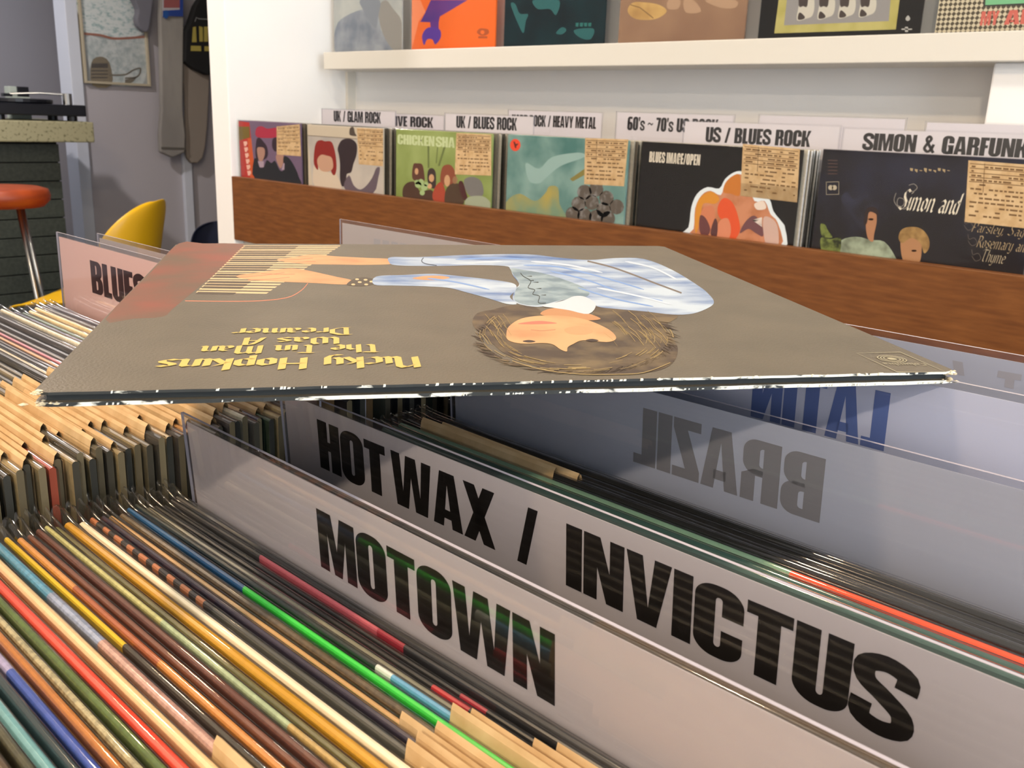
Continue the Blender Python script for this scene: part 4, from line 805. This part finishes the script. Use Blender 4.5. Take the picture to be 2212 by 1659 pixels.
# divider cards of the wall bin
def wall_card(label, tl, trx, Y, text=None, ta=None, tb=None, zt=None, hh=None, drop=.10, m=LBL, **k):
    P0 = PY(*tl, Y); P1 = PY(trx, tl[1], Y); w = P1.x-P0.x; h = P0.z-(CH-.346)
    c = card(label, P0.x, Y, P0.z, w, h, group='divider cards of the wall bin', inset=.003, paper=PAPER_WHITE)
    if text:
        x0 = PY(ta[0], ta[1], Y).x-P0.x; x1 = PY(tb[0], tb[1], Y).x-P0.x; z1_ = PY(ta[0], zt, Y).z-P0.z+h
        polys_mesh('lettering', fit_word(text, x0, min(x1, w*3), z1_-hh, z1_, **k), lambda x, y: (x, -.0004, y), m, PAPERS[c.name])
    return c
wall_card('rear divider mostly hidden behind the one reading UK GLAM ROCK', (650, 232), 790, 1.74, 'TI', (683, 250), (694, 250), 240, .019)
wall_card('wall bin divider reading UK / GLAM ROCK', (695, 234), 855, YW+.074, 'UK / GLAM ROCK', (721, 250), (823, 255), 239, .0268)
wall_card('wall bin divider whose visible end reads ESSIVE ROCK', (760, 241), 960, 1.70, 'PROGRESSIVE ROCK', (768, 260), (936, 262), 247, .0265)
wall_card('wall bin divider reading UK / BLUES ROCK', (961, 243), 1155, YW+.074, 'UK / BLUES ROCK', (986, 262), (1117, 266), 250, .0262)
wall_card('wall bin divider whose visible end reads OCK / HEAVY METAL', (1098, 236), 1303, 1.71, 'HARD ROCK / HEAVY METAL', (1106, 258), (1288, 262), 247, .0255)
wall_card("wall bin divider reading 60's 70's, overlapped by a nearer card", (1332, 240), 1589, 1.70, "60's ~ 70's US ROCK", (1356, 262), (1552, 266), 252, .0275)
wall_card('large wall bin divider reading US / BLUES ROCK', (1478, 259), 1820, YW+.074, 'US / BLUES ROCK', (1525, 290), (1752, 296), 274, .0262)
c = wall_card('blank wall bin divider with thin ruled boxes, behind the right hand cards', (1640, 246), 1962, 1.70)
Pc = c.location
polys_mesh('ruled_boxes', [q_ for x_, w_ in ((.245, .025), (.272, .02), (.294, .03)) for q_ in ribbon([(x_, .022+.31), (x_+w_, .022+.31), (x_+w_, .035+.31), (x_, .035+.31)], .0012, True)], lambda x, y: (x*.9, -.0004, y), ink(0x8888A0), PAPERS[c.name])
wall_card('large wall bin divider with two names joined by an ampersand', (1822, 274), 2290, YW+.074, 'SIMON & GARFUNKEL', (1865, 305), (2262, 340), 287, .0262)
wall_card('blank wall bin divider at the right edge behind the ampersand one', (2000, 261), 2300, 1.70)
# ------------------------------------------------------------------ sleeves on the ledge
YL_, ZB = 1.772, LZ0+.0202
GLd = 'sleeves displayed on the white ledge'
def ledge(label, pxl, pxr, m):
    X0 = PY(pxl[0], pxl[1], YL_).x; X1 = PY(pxr[0], pxr[1], YL_).x
    return Sleeve(label, X0, YL_, ZB+RH, m, min(.318, max(.24, X1-X0)), GLd)
a = ledge('misty grey sleeve, leftmost on the white ledge', (722, 100), (868, 95), mat('print_mist', rgb(150, 156, 160), .5, rgb(186, 190, 186), 7))
a.art('print_drapery', [blob(zF((135, 345), (140, 180), (200, 110), (330, 60), (420, 90), (440, 200), (520, 330), (400, 345)), 3)], mat('print_grey_cloth', rgb(108, 118, 134), .5, rgb(150, 156, 166), 16, (1, 1, 1)))
a.art('print_drapery', [blob(zF((420, 60), (470, 0), (520, 60), (580, 150), (580, 330), (520, 330), (450, 220)), 3)], ink(0x8C8A86))
a.art('print_neck', [blob(zF((300, 0), (430, 0), (420, 110), (400, 190), (330, 80)), 3)], ink(0x7C8490))
a = ledge('orange sleeve with a purple winged shape on the white ledge', (889, 100), (1069, 95), mat('print_orange', rgb(232, 104, 24), .4))
a.art('print_wing', [zF((770, 0), (1015, 0), (830, 110), (822, 150), (700, 145), (730, 90))], mat('print_purple', rgb(96, 44, 128), .5, rgb(66, 40, 130), 12))
a.art('print_stem', [zF((765, 140), (822, 130), (822, 200), (770, 200))], ink(0x5C2A84))
a.art('print_wheels', [blob(zF((712, 240), (740, 190), (790, 180), (832, 200), (835, 250), (800, 295), (780, 262), (745, 262), (725, 300)))], ink(0x54309A))
a.art('print_shade', [zF((640, 330), (640, 0), (700, 0), (735, 80), (690, 140))], ink(0xEE8A5C))
a.art('print_emblem', [blob(zF((1075, 215), (1090, 192), (1115, 188), (1150, 196), (1155, 220), (1130, 235), (1100, 235))), zF((1085, 240), (1145, 240), (1145, 255), (1085, 255))], ink(0xA84A10))
a.art('print_emblem_hole', [zF(*[(1113+14*math.cos(k*.785), 214+14*math.sin(k*.785)) for k in range(8)])], ink(0xE26A1C))
a = ledge('very dark teal sleeve on the white ledge', (1088, 95), (1304, 90), mat('print_dark_teal', rgb(8, 26, 32), .3, rgb(12, 42, 48), 14))
for sh in (((1300, 30), (1330, 25), (1360, 90), (1415, 95), (1400, 140), (1385, 220), (1350, 160)), ((1600, 220), (1640, 180), (1670, 200), (1640, 228)), ((1720, 200), (1850, 190), (1830, 260), (1760, 250)), ((1450, 0), (1620, 0), (1600, 100), (1560, 60), (1480, 60))):
    a.art('print_shape', [blob(zF(*sh))], ink(0x145A5C))
a.art('print_marks', [zF((1730+i*28, 152), (1752+i*28, 150), (1750+i*28, 176), (1732+i*28, 176)) for i in range(4)], ink(0x166460))
a = ledge('sandy brown sleeve with a pale boat shape on the white ledge', (1335, 90), (1607, 80), mat('print_sand', rgb(150, 118, 92), .5, rgb(134, 102, 80), 10))
a.art('print_boat', [blob(zG((135, 60), (160, 15), (220, 12), (300, 25), (340, 60), (280, 100), (180, 100)))], mat('print_boat', rgb(200, 164, 100), .5, rgb(160, 122, 70), 14))
a.art('print_boat_line', ribbon(zG((150, 25), (200, 40), (270, 95)), 1.8), ink(0x6E5030))
for sh in (((350, 0), (410, 0), (400, 45), (345, 45)), ((430, 0), (480, 0), (520, 60), (440, 65)), ((540, 0), (700, 0), (700, 40), (620, 40))):
    a.art('print_debris', [blob(zG(*sh), 3)], ink(0xAE8E72))
a = ledge('black sleeve with a gold picture frame around a group on the white ledge', (1637, 80), (1990, 68), mat('print_black_satin', rgb(14, 14, 14), .3))
fr_o = zH((382, 380), (432, 0), (445, -1150), (1880, -1220), (1808, 0), (1765, 335)); 
a.art('print_frame', [fr_o], mat('print_frame_gold', rgb(166, 158, 84), .45, rgb(190, 182, 116), 20))
a.art('print_frame_inner', [zH((492, 288), (525, 0), (540, -1050), (1790, -1120), (1705, 0), (1685, 240))], ink(0x8E8C8C))
rg = random.Random(21)
for i in range(4):
    bx_ = 690+i*235; byt = 230-i*12
    a.art('print_figure', [blob(zH((bx_-50, byt), (bx_-30, byt-160), (bx_+10, -150), (bx_+110, -160), (bx_+150, 20), (bx_+130, byt-60), (bx_+60, byt-20)), 3)], ink(0xC4C0B4))
    a.art('print_figure_dark', [blob(zH((bx_-30, 60), (bx_-10, -200), (bx_+80, -200), (bx_+70, 60), (bx_+20, 70)), 3), blob(zH((bx_-40, byt-10), (bx_-20, byt-90), (bx_+40, byt-40), (bx_+20, byt-10)), 3)], ink(0x3C3230))
a.art('print_drop', [blob(zH((1875, 215), (1905, 175), (1930, 215), (1900, 240)), 3), zH((1870, 305), (1905, 305), (1905, 365), (1870, 365)), zH((1830, 325), (1950, 325), (1950, 340), (1830, 340))], ink(0xA8A8A4))
CHK = bpy.data.materials.new('print_halftone'); CHK.use_nodes = True; nt = CHK.node_tree
ck = nt.nodes.new('ShaderNodeTexChecker'); ck.inputs['Scale'].default_value = 1.0; ck.inputs[1].default_value = rgb(70, 62, 48); ck.inputs[2].default_value = rgb(200, 190, 164)
tc_ = nt.nodes.new('ShaderNodeTexCoord'); mp_ = nt.nodes.new('ShaderNodeMapping'); mp_.inputs['Scale'].default_value = (180, 180, 180); mp_.inputs['Rotation'].default_value = (0, math.radians(45), 0); mp_.inputs['Location'].default_value = (.13, .37, .21)
nt.links.new(tc_.outputs['Object'], mp_.inputs[0]); nt.links.new(mp_.outputs[0], ck.inputs[0]); nt.links.new(ck.outputs[0], nt.nodes['Principled BSDF'].inputs['Base Color']); nt.nodes['Principled BSDF'].inputs['Roughness'].default_value = .5
X0 = PY(2019, 70, YL_).x
a = Sleeve('halftone dotted sleeve with a green panel, rightmost on the white ledge', X0, YL_, ZB+RH, CHK, .315, GLd)
a.art('print_panel_border', [zI((1370, 140), (1400, -900), (3000, -1000), (3000, 80))], ink(0x2C2C2A))
a.art('print_panel', [zI((1415, 105), (1440, -880), (2980, -980), (2980, 30))], ink(0x74B888))
a.k += 1; l_ = a.o.location; P0, P1 = PY(*zI((1345, 235))[0], YL_), PY(*zI((2212+420, 200))[0], YL_)
polys_mesh('print_lettering', fit_word('MY', P0.x-l_.x, PY(*zI((1720, 220))[0], YL_).x-l_.x, P0.z-.0225-l_.z, P0.z-l_.z)+fit_word('AFF', PY(*zI((1840, 220))[0], YL_).x-l_.x, min(.31, P1.x-l_.x), P0.z-.0225-l_.z, P0.z-l_.z), lambda x, y: (x, -.00002*a.k, y), ink(0xC86458), a.j)
# ------------------------------------------------------------------ the side room on the left
def slab_px(name, pts, X, m, parent=None, depth=.03, seg=0):
    """outline in picture points on the plane x = X, given thickness towards the wall"""
    pts = crom(pts, True, seg) if seg else pts; n = len(pts); P = [PX(x, y, X) for x, y in pts]; off = parent.location if parent else Vector((0, 0, 0))
    V = [p-off for p in P]+[p-off-Vector((depth, 0, 0)) for p in P]
    return mesh(name, V, [tuple(range(n))[::-1], tuple(range(n, 2*n))]+[(i, (i+1) % n, n+(i+1) % n, n+i) for i in range(n)], m, parent)
# bar counter with slab top
cx0 = -4.42
p = PX(202, 264, cx0); pb = PX(202, 308, cx0); pe = PX(128, 330, cx0-.1)
ct = thing('bar_counter', 'dark slatted bar counter with a speckled stone slab top', 'counter', (cx0, p.y, 0))
TERR = mat('speckled_stone', rgb(150, 146, 116), .5, rgb(92, 90, 62), 70, (1, 1, 1), .55, .68)
bx('slab', (-.62, -1.7, pb.z), (0, 0, p.z), TERR, ct, .006)
dy = pe.y-p.y
SL = mat('dark_green_slat', rgb(62, 68, 60), .55, rgb(48, 54, 48), 10, (1, 6, 6))
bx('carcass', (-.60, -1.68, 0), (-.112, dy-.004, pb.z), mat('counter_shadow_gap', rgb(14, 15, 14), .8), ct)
k = 0; zt = pb.z-.012
while zt > .02:
    zb_ = max(.005, zt-.078); bx('slat', (-.112, -1.68, zb_), (-.1, dy, zt), SL, ct, .002); zt -= .083
# turntable
tt = thing('turntable', 'black record player with tonearm standing on the stone slab', 'turntable', (-4.62, PX(168, 240, -4.62).y-.21, p.z))
DK = mat('black_plastic', rgb(14, 16, 24), .35); CHROME = mat('brushed_metal', rgb(190, 190, 188), .25, metal=1)
bx('plinth', (-.16, -.21, .022), (.14, .19, .072), DK, tt, .006)
for x, y in ((-.12, -.17), (.1, -.17), (-.12, .14), (.1, .14)):
    v, f = lathe([(0, 0), (.022, 0), (.022, .022), (0, .022)], (x, y, 0), 12); mesh('foot', v, f, DK, tt)
v, f = lathe([(0, .072), (.14, .072), (.145, .078), (.145, .09), (.13, .093), (0, .093)], (-.01, -.05, 0), 32); mesh('platter', v, f, DK, tt)
v, f = tube([(.09, .13, .115), (.06, .02, .118), (.02, -.09, .11)], .005); mesh('tonearm', v, f, CHROME, tt)
v, f = lathe([(0, .072), (.02, .072), (.02, .12), (0, .122)], (.09, .13, 0), 14); mesh('tonearm_pivot', v, f, CHROME, tt)
bx('headshell', (.0, -.12, .098), (.025, -.08, .112), DK, tt, .002)
bx('hinge', (-.165, .12, .04), (-.15, .22, .058), DK, tt); bx('hinge', (.02, .19, .028), (.08, .21, .045), DK, tt); bx('hinge', (.02, .19, .05), (.08, .21, .066), DK, tt)
bxo = thing('small_device', 'small box with a pale and a dark half behind the record player', 'device', (-4.84, PX(18, 230, -4.84).y, p.z))
bx('stand', (-.03, 0, 0), (.03, .09, .10), mat('pale_plastic', rgb(170, 180, 172), .5), bxo, .003); bx('screen_half', (-.03, .035, .10), (.03, .088, .145), DK, bxo, .003); bx('pale_half', (-.03, .0, .10), (.03, .035, .145), MATS['pale_plastic'], bxo, .003)
# stool
def bar_stool(label, x, y, zs):
    s = thing('bar_stool', label, 'stool', (x, y, 0)); v, f = lathe([(0, zs-.075), (.15, zs-.072), (.172, zs-.05), (.176, zs-.03), (.168, zs-.008), (.14, zs), (0, zs)], (0, 0, 0), 36)
    mesh('seat', v, f, mat('orange_leather', rgb(156, 64, 22), .45, rgb(134, 52, 18), 12), s, True)
    for k in range(4):
        a0 = .35+k*math.pi/2; c0, s0 = math.cos(a0), math.sin(a0)
        v, f = tube([(.09*c0, .09*s0, zs-.072), (.2*c0, .2*s0, 0)], .009, 10); mesh('leg', v, f, CHROME, s, True)
    v, f = tube([(.165*math.cos(a0), .165*math.sin(a0), .24) for a0 in [k*.2618 for k in range(25)]], .007, 8); mesh('foot_ring', v, f, CHROME, s, True)
    return s
ps = PX(105, 422, -3.9)
bar_stool('bar stool with a round orange leather seat in front of the counter', -3.9, ps.y-.178, PX(60, 404, -3.85).z)
# shell chairs
def shell_chair(label, x, y, rot, m, zs=1.0):
    s = thing('shell_chair', label, 'chair', (x, y, 0), rot)
    prof = [(.225, .425, .17, .0), (.20, .44, .20, .01), (.10, .432, .225, .035), (-.04, .42, .235, .06), (-.14, .43, .235, .08), (-.195, .47, .235, .10), (-.225, .54, .232, .11), (-.245, .63, .222, .10), (-.262, .72, .20, .08), (-.275, .78, .165, .05), (-.282, .815, .11, .03), (-.284, .826, .05, .015)]
    nu = 15; V, Fc = [], []
    for i, (py, pz, hw, cu) in enumerate(prof):
        fb = min(1, max(0, (i-3)/4))
        for j in range(nu):
            u = -1+2*j/(nu-1); r = cu*abs(u)**2.2
            V.append((hw*math.sin(u*1.25)/math.sin(1.25), py+r*fb*1.4, (pz+r*(1-fb))*zs))
    for i in range(len(prof)-1):
        for j in range(nu-1): Fc.append((i*nu+j, i*nu+j+1, (i+1)*nu+j+1, (i+1)*nu+j))
    o = mesh('shell', V, Fc, m, s, True); md = o.modifiers.new('thick', 'SOLIDIFY'); md.thickness = .008; sb = o.modifiers.new('sub', 'SUBSURF'); sb.levels = 1; sb.render_levels = 2
    for lx_, ly_ in ((-.2, .18), (.2, .18), (-.2, -.22), (.2, -.22)):
        v, f = tube([(lx_*.45, ly_*.45, .415*zs), (lx_*.95, ly_*.95, .40*zs), (lx_*1.1, ly_*1.1, 0)], .008, 8); mesh('leg', v, f, CHROME, s, True)
    v, f = tube([(-.09, .081, .412*zs), (-.09, -.1, .41*zs), (.09, -.1, .41*zs), (.09, .081, .412*zs)], .008, 8); mesh('seat_bracket', v, f, CHROME, s, True)
    return s
YELP = mat('yellow_plastic', rgb(226, 176, 18), .35)
pc = PX(300, 430, -3.3)
shell_chair('yellow moulded plastic chair by the far wall', pc.x-.20, pc.y-.11, math.radians(132), YELP, (pc.z)/.83)
pq = PX(65, 640, -2.75)
shell_chair('second yellow moulded chair low at the left edge, only its seat in view', pq.x+.05, pq.y-.17, math.radians(-10), YELP, .98*pq.z/.44 if pq.z < .5 else 1.0)
pn = PX(455, 500, -3.75)
shell_chair('dark navy moulded chair half hidden behind the white partition', pn.x-.1, pn.y+.22, math.radians(-100), mat('navy_plastic', rgb(30, 36, 58), .4), pn.z/.83)
# framed poster
XPO = WL+.03
P_tl, P_br = PX(170, 0, XPO), PX(327, 187, XPO)
po = thing('framed_poster', 'thin framed poster with painted window glare hanging on the far wall', 'poster', (WL, P_tl.y, P_br.z))
PWd = P_br.y-P_tl.y; PHt = .62
FRM = mat('pale_frame_wood', rgb(178, 168, 146), .45)
bx('print', (.004, .008, .008), (.012, PWd-.008, PHt-.008), mat('poster_paper', rgb(166, 172, 172), .5, rgb(190, 196, 196), 10), po)
for nm, A0, B0 in (('frame_side', (0, 0, 0), (.03, .012, PHt)), ('frame_side', (0, PWd-.012, 0), (.03, PWd, PHt)), ('frame_rail', (0, .012, 0), (.03, PWd-.012, .012)), ('frame_rail', (0, .012, PHt-.012), (.03, PWd-.012, PHt))):
    bx(nm, A0, B0, FRM, po, .002)
GLARE = mat('poster_window_glare', rgb(150, 190, 190), .3, rgb(244, 252, 250), 42, (1, 1, 2.2), .28, .5, detail=6)  # window reflection on the glazing, painted as a bright mottled colour
def flat_px(name, polys, X, m, parent):
    off = parent.location
    return polys_mesh(name, polys, lambda x, y: PX(x, y, X)-off, m, parent)
flat_px('painted_glare_area', [crom(z1((500, -60), (870, -60), (880, 60), (875, 160), (930, 210), (800, 245), (700, 235), (560, 215), (520, 150)), True, 3)], WL+.0125, GLARE, po)
flat_px('print_stripe', ribbon(crom(z1((530, 215), (640, 225), (720, 245), (800, 245), (930, 235)), False, 4), 5), WL+.0130, ink(0xB07058), po)
flat_px('print_white_area', [crom(z1((545, 240), (700, 255), (930, 245), (945, 360), (935, 470), (900, 545), (720, 545), (600, 500)), True, 3)], WL+.0125, mat('poster_dull_glare', rgb(186, 200, 200), .35, rgb(228, 234, 232), 40), po)  # white print, brightened in colour for the reflection on the glass
flat_px('print_arch', [crom(z1((590, 545), (585, 400), (640, 362), (700, 400), (715, 545)), True, 3)], WL+.0132, ink(0x8A7E66), po)
flat_px('print_text', [z1((585, 405+i*22), (690, 405+i*22), (690, 412+i*22+(14 if i == 0 else 0)), (585, 412+i*22+(14 if i == 0 else 0))) for i in range(5)], WL+.0138, ink(0x4E4840), po)
flat_px('print_loop', ribbon(crom(z1((700, 480), (800, 478), (850, 450), (898, 438), (880, 490), (800, 500)), False, 4), 3.2)+[z1((800, 510), (880, 490), (850, 525), (800, 545))], WL+.0135, ink(0x7C7462), po)
bx('glazing', (.0145, .012, .012), (.0165, PWd-.012, PHt-.012), FILM, po)
# things hanging from the far wall
XH = WL+.10
HOOKM = CHROME
def hook(o, X, px, ptop):
    q_ = PX(px, ptop, X); off = o.location; v, f = tube([Vector((WL, q_.y, q_.z+.03))-off, Vector((X-.02, q_.y, q_.z+.03))-off, Vector((X-.012, q_.y, q_.z+.05))-off], .004, 8); mesh('hook', v, f, HOOKM, o)
def hung(name, label, cat, pts, X, m, depth, seg=3, hk=None):
    q_ = [PX(x, y, X) for x, y in pts]; o = thing(name, label, cat, (WL, sum(p_.y for p_ in q_)/len(q_), min(p_.z for p_ in q_)))
    b = slab_px('cloth', pts, X, m, o, depth, seg); md = b.modifiers.new('soft', 'BEVEL'); md.width = .008; md.segments = 2; md.limit_method = 'ANGLE'
    if hk: hook(o, X, *hk)
    return o
hung('baseball_cap', 'grey cloth cap hanging in front of the framed poster', 'cap', z1((840, -60), (975, -60), (970, 100), (955, 190), (930, 205), (890, 170), (875, 120), (885, 60)), XH, mat('grey_felt', rgb(112, 112, 122), .8), .05, 3, (308, -18))
apron = hung('cloth_apron', 'long pale cloth hanging beside the poster, slit by a dark hem line', 'cloth', z1((1035, -70), (1165, -70), (1175, 300), (1172, 700), (1185, 975), (1030, 975), (1035, 700), (1030, 300)), XH, mat('pale_linen', rgb(150, 146, 140), .8, rgb(134, 130, 126), 14, (1, 1, .2)), .035, 2, (370, -22))
flat_px('hem', [z1((1032, 940), (1185, 945), (1186, 958), (1032, 955))], XH+.003, ink(0x5A5650), apron)
leaf = thing('leaflet', 'small red and blue leaflet pinned over the long pale cloth', 'leaflet', PX(370, 30, XH+.008))
slab_px('sheet', z1((1040, -60), (1172, -60), (1172, 105), (1040, 105)), XH+.012, ink(0xB4B0B4), leaf, .003)
flat_px('print_red', [z1((1048, -60), (1150, -60), (1150, 50), (1048, 50))], XH+.0130, mat('leaflet_red', rgb(150, 84, 84), .6), leaf)
flat_px('print_blue', [z1((1150, -60), (1172, -60), (1172, 105), (1060, 103), (1060, 112), (1042, 112), (1042, 68), (1150, 62))], XH+.0134, ink(0x24408C), leaf)
flat_px('print_blue_seal', [z1(*[(1062+18*math.cos(k*.628), 92+28*math.sin(k*.628)) for k in range(10)])], XH+.0138, ink(0x1E5096), leaf)
hung('cloth_wrap', 'pale grey cloth hanging below the black tote bag', 'cloth', z1((1185, 330), (1330, 360), (1335, 700), (1300, 1010), (1200, 1010), (1190, 700)), WL+.07, mat('grey_linen', rgb(138, 128, 118), .8), .03, 3, (418, 118))
tote = hung('tote_bag', 'black tote bag with yellow lettering beside the white partition', 'bag', z1((1310, -60), (1250, 40), (1215, 150), (1190, 200), (1182, 390), (1240, 440), (1330, 480), (1420, 470), (1440, 200), (1400, 40)), XH+.02, mat('black_canvas', rgb(12, 12, 13), .8), .05, 0, (445, -30))
YL2 = ink(0xA89A4A)
zJ = zoom(280, 0, 9.217)
flat_px('lettering', [zJ((1260, 540), (1320, 530), (1335, 840), (1240, 840)), zJ((1380, 520), (1455, 540), (1460, 830), (1390, 830)), zJ((1480, 530), (1560, 530), (1560, 830), (1480, 830)), zJ((1220, 910), (1420, 915), (1425, 1020), (1215, 1015)), zJ((1490, 920), (1600, 925), (1600, 1020), (1490, 1018))], XH+.024, YL2, tote)
flat_px('print_line', ribbon(zJ((1300, 430), (1330, 345), (1380, 375), (1600, 385)), 1.6), XH+.024, ink(0x8A8A88), tote)
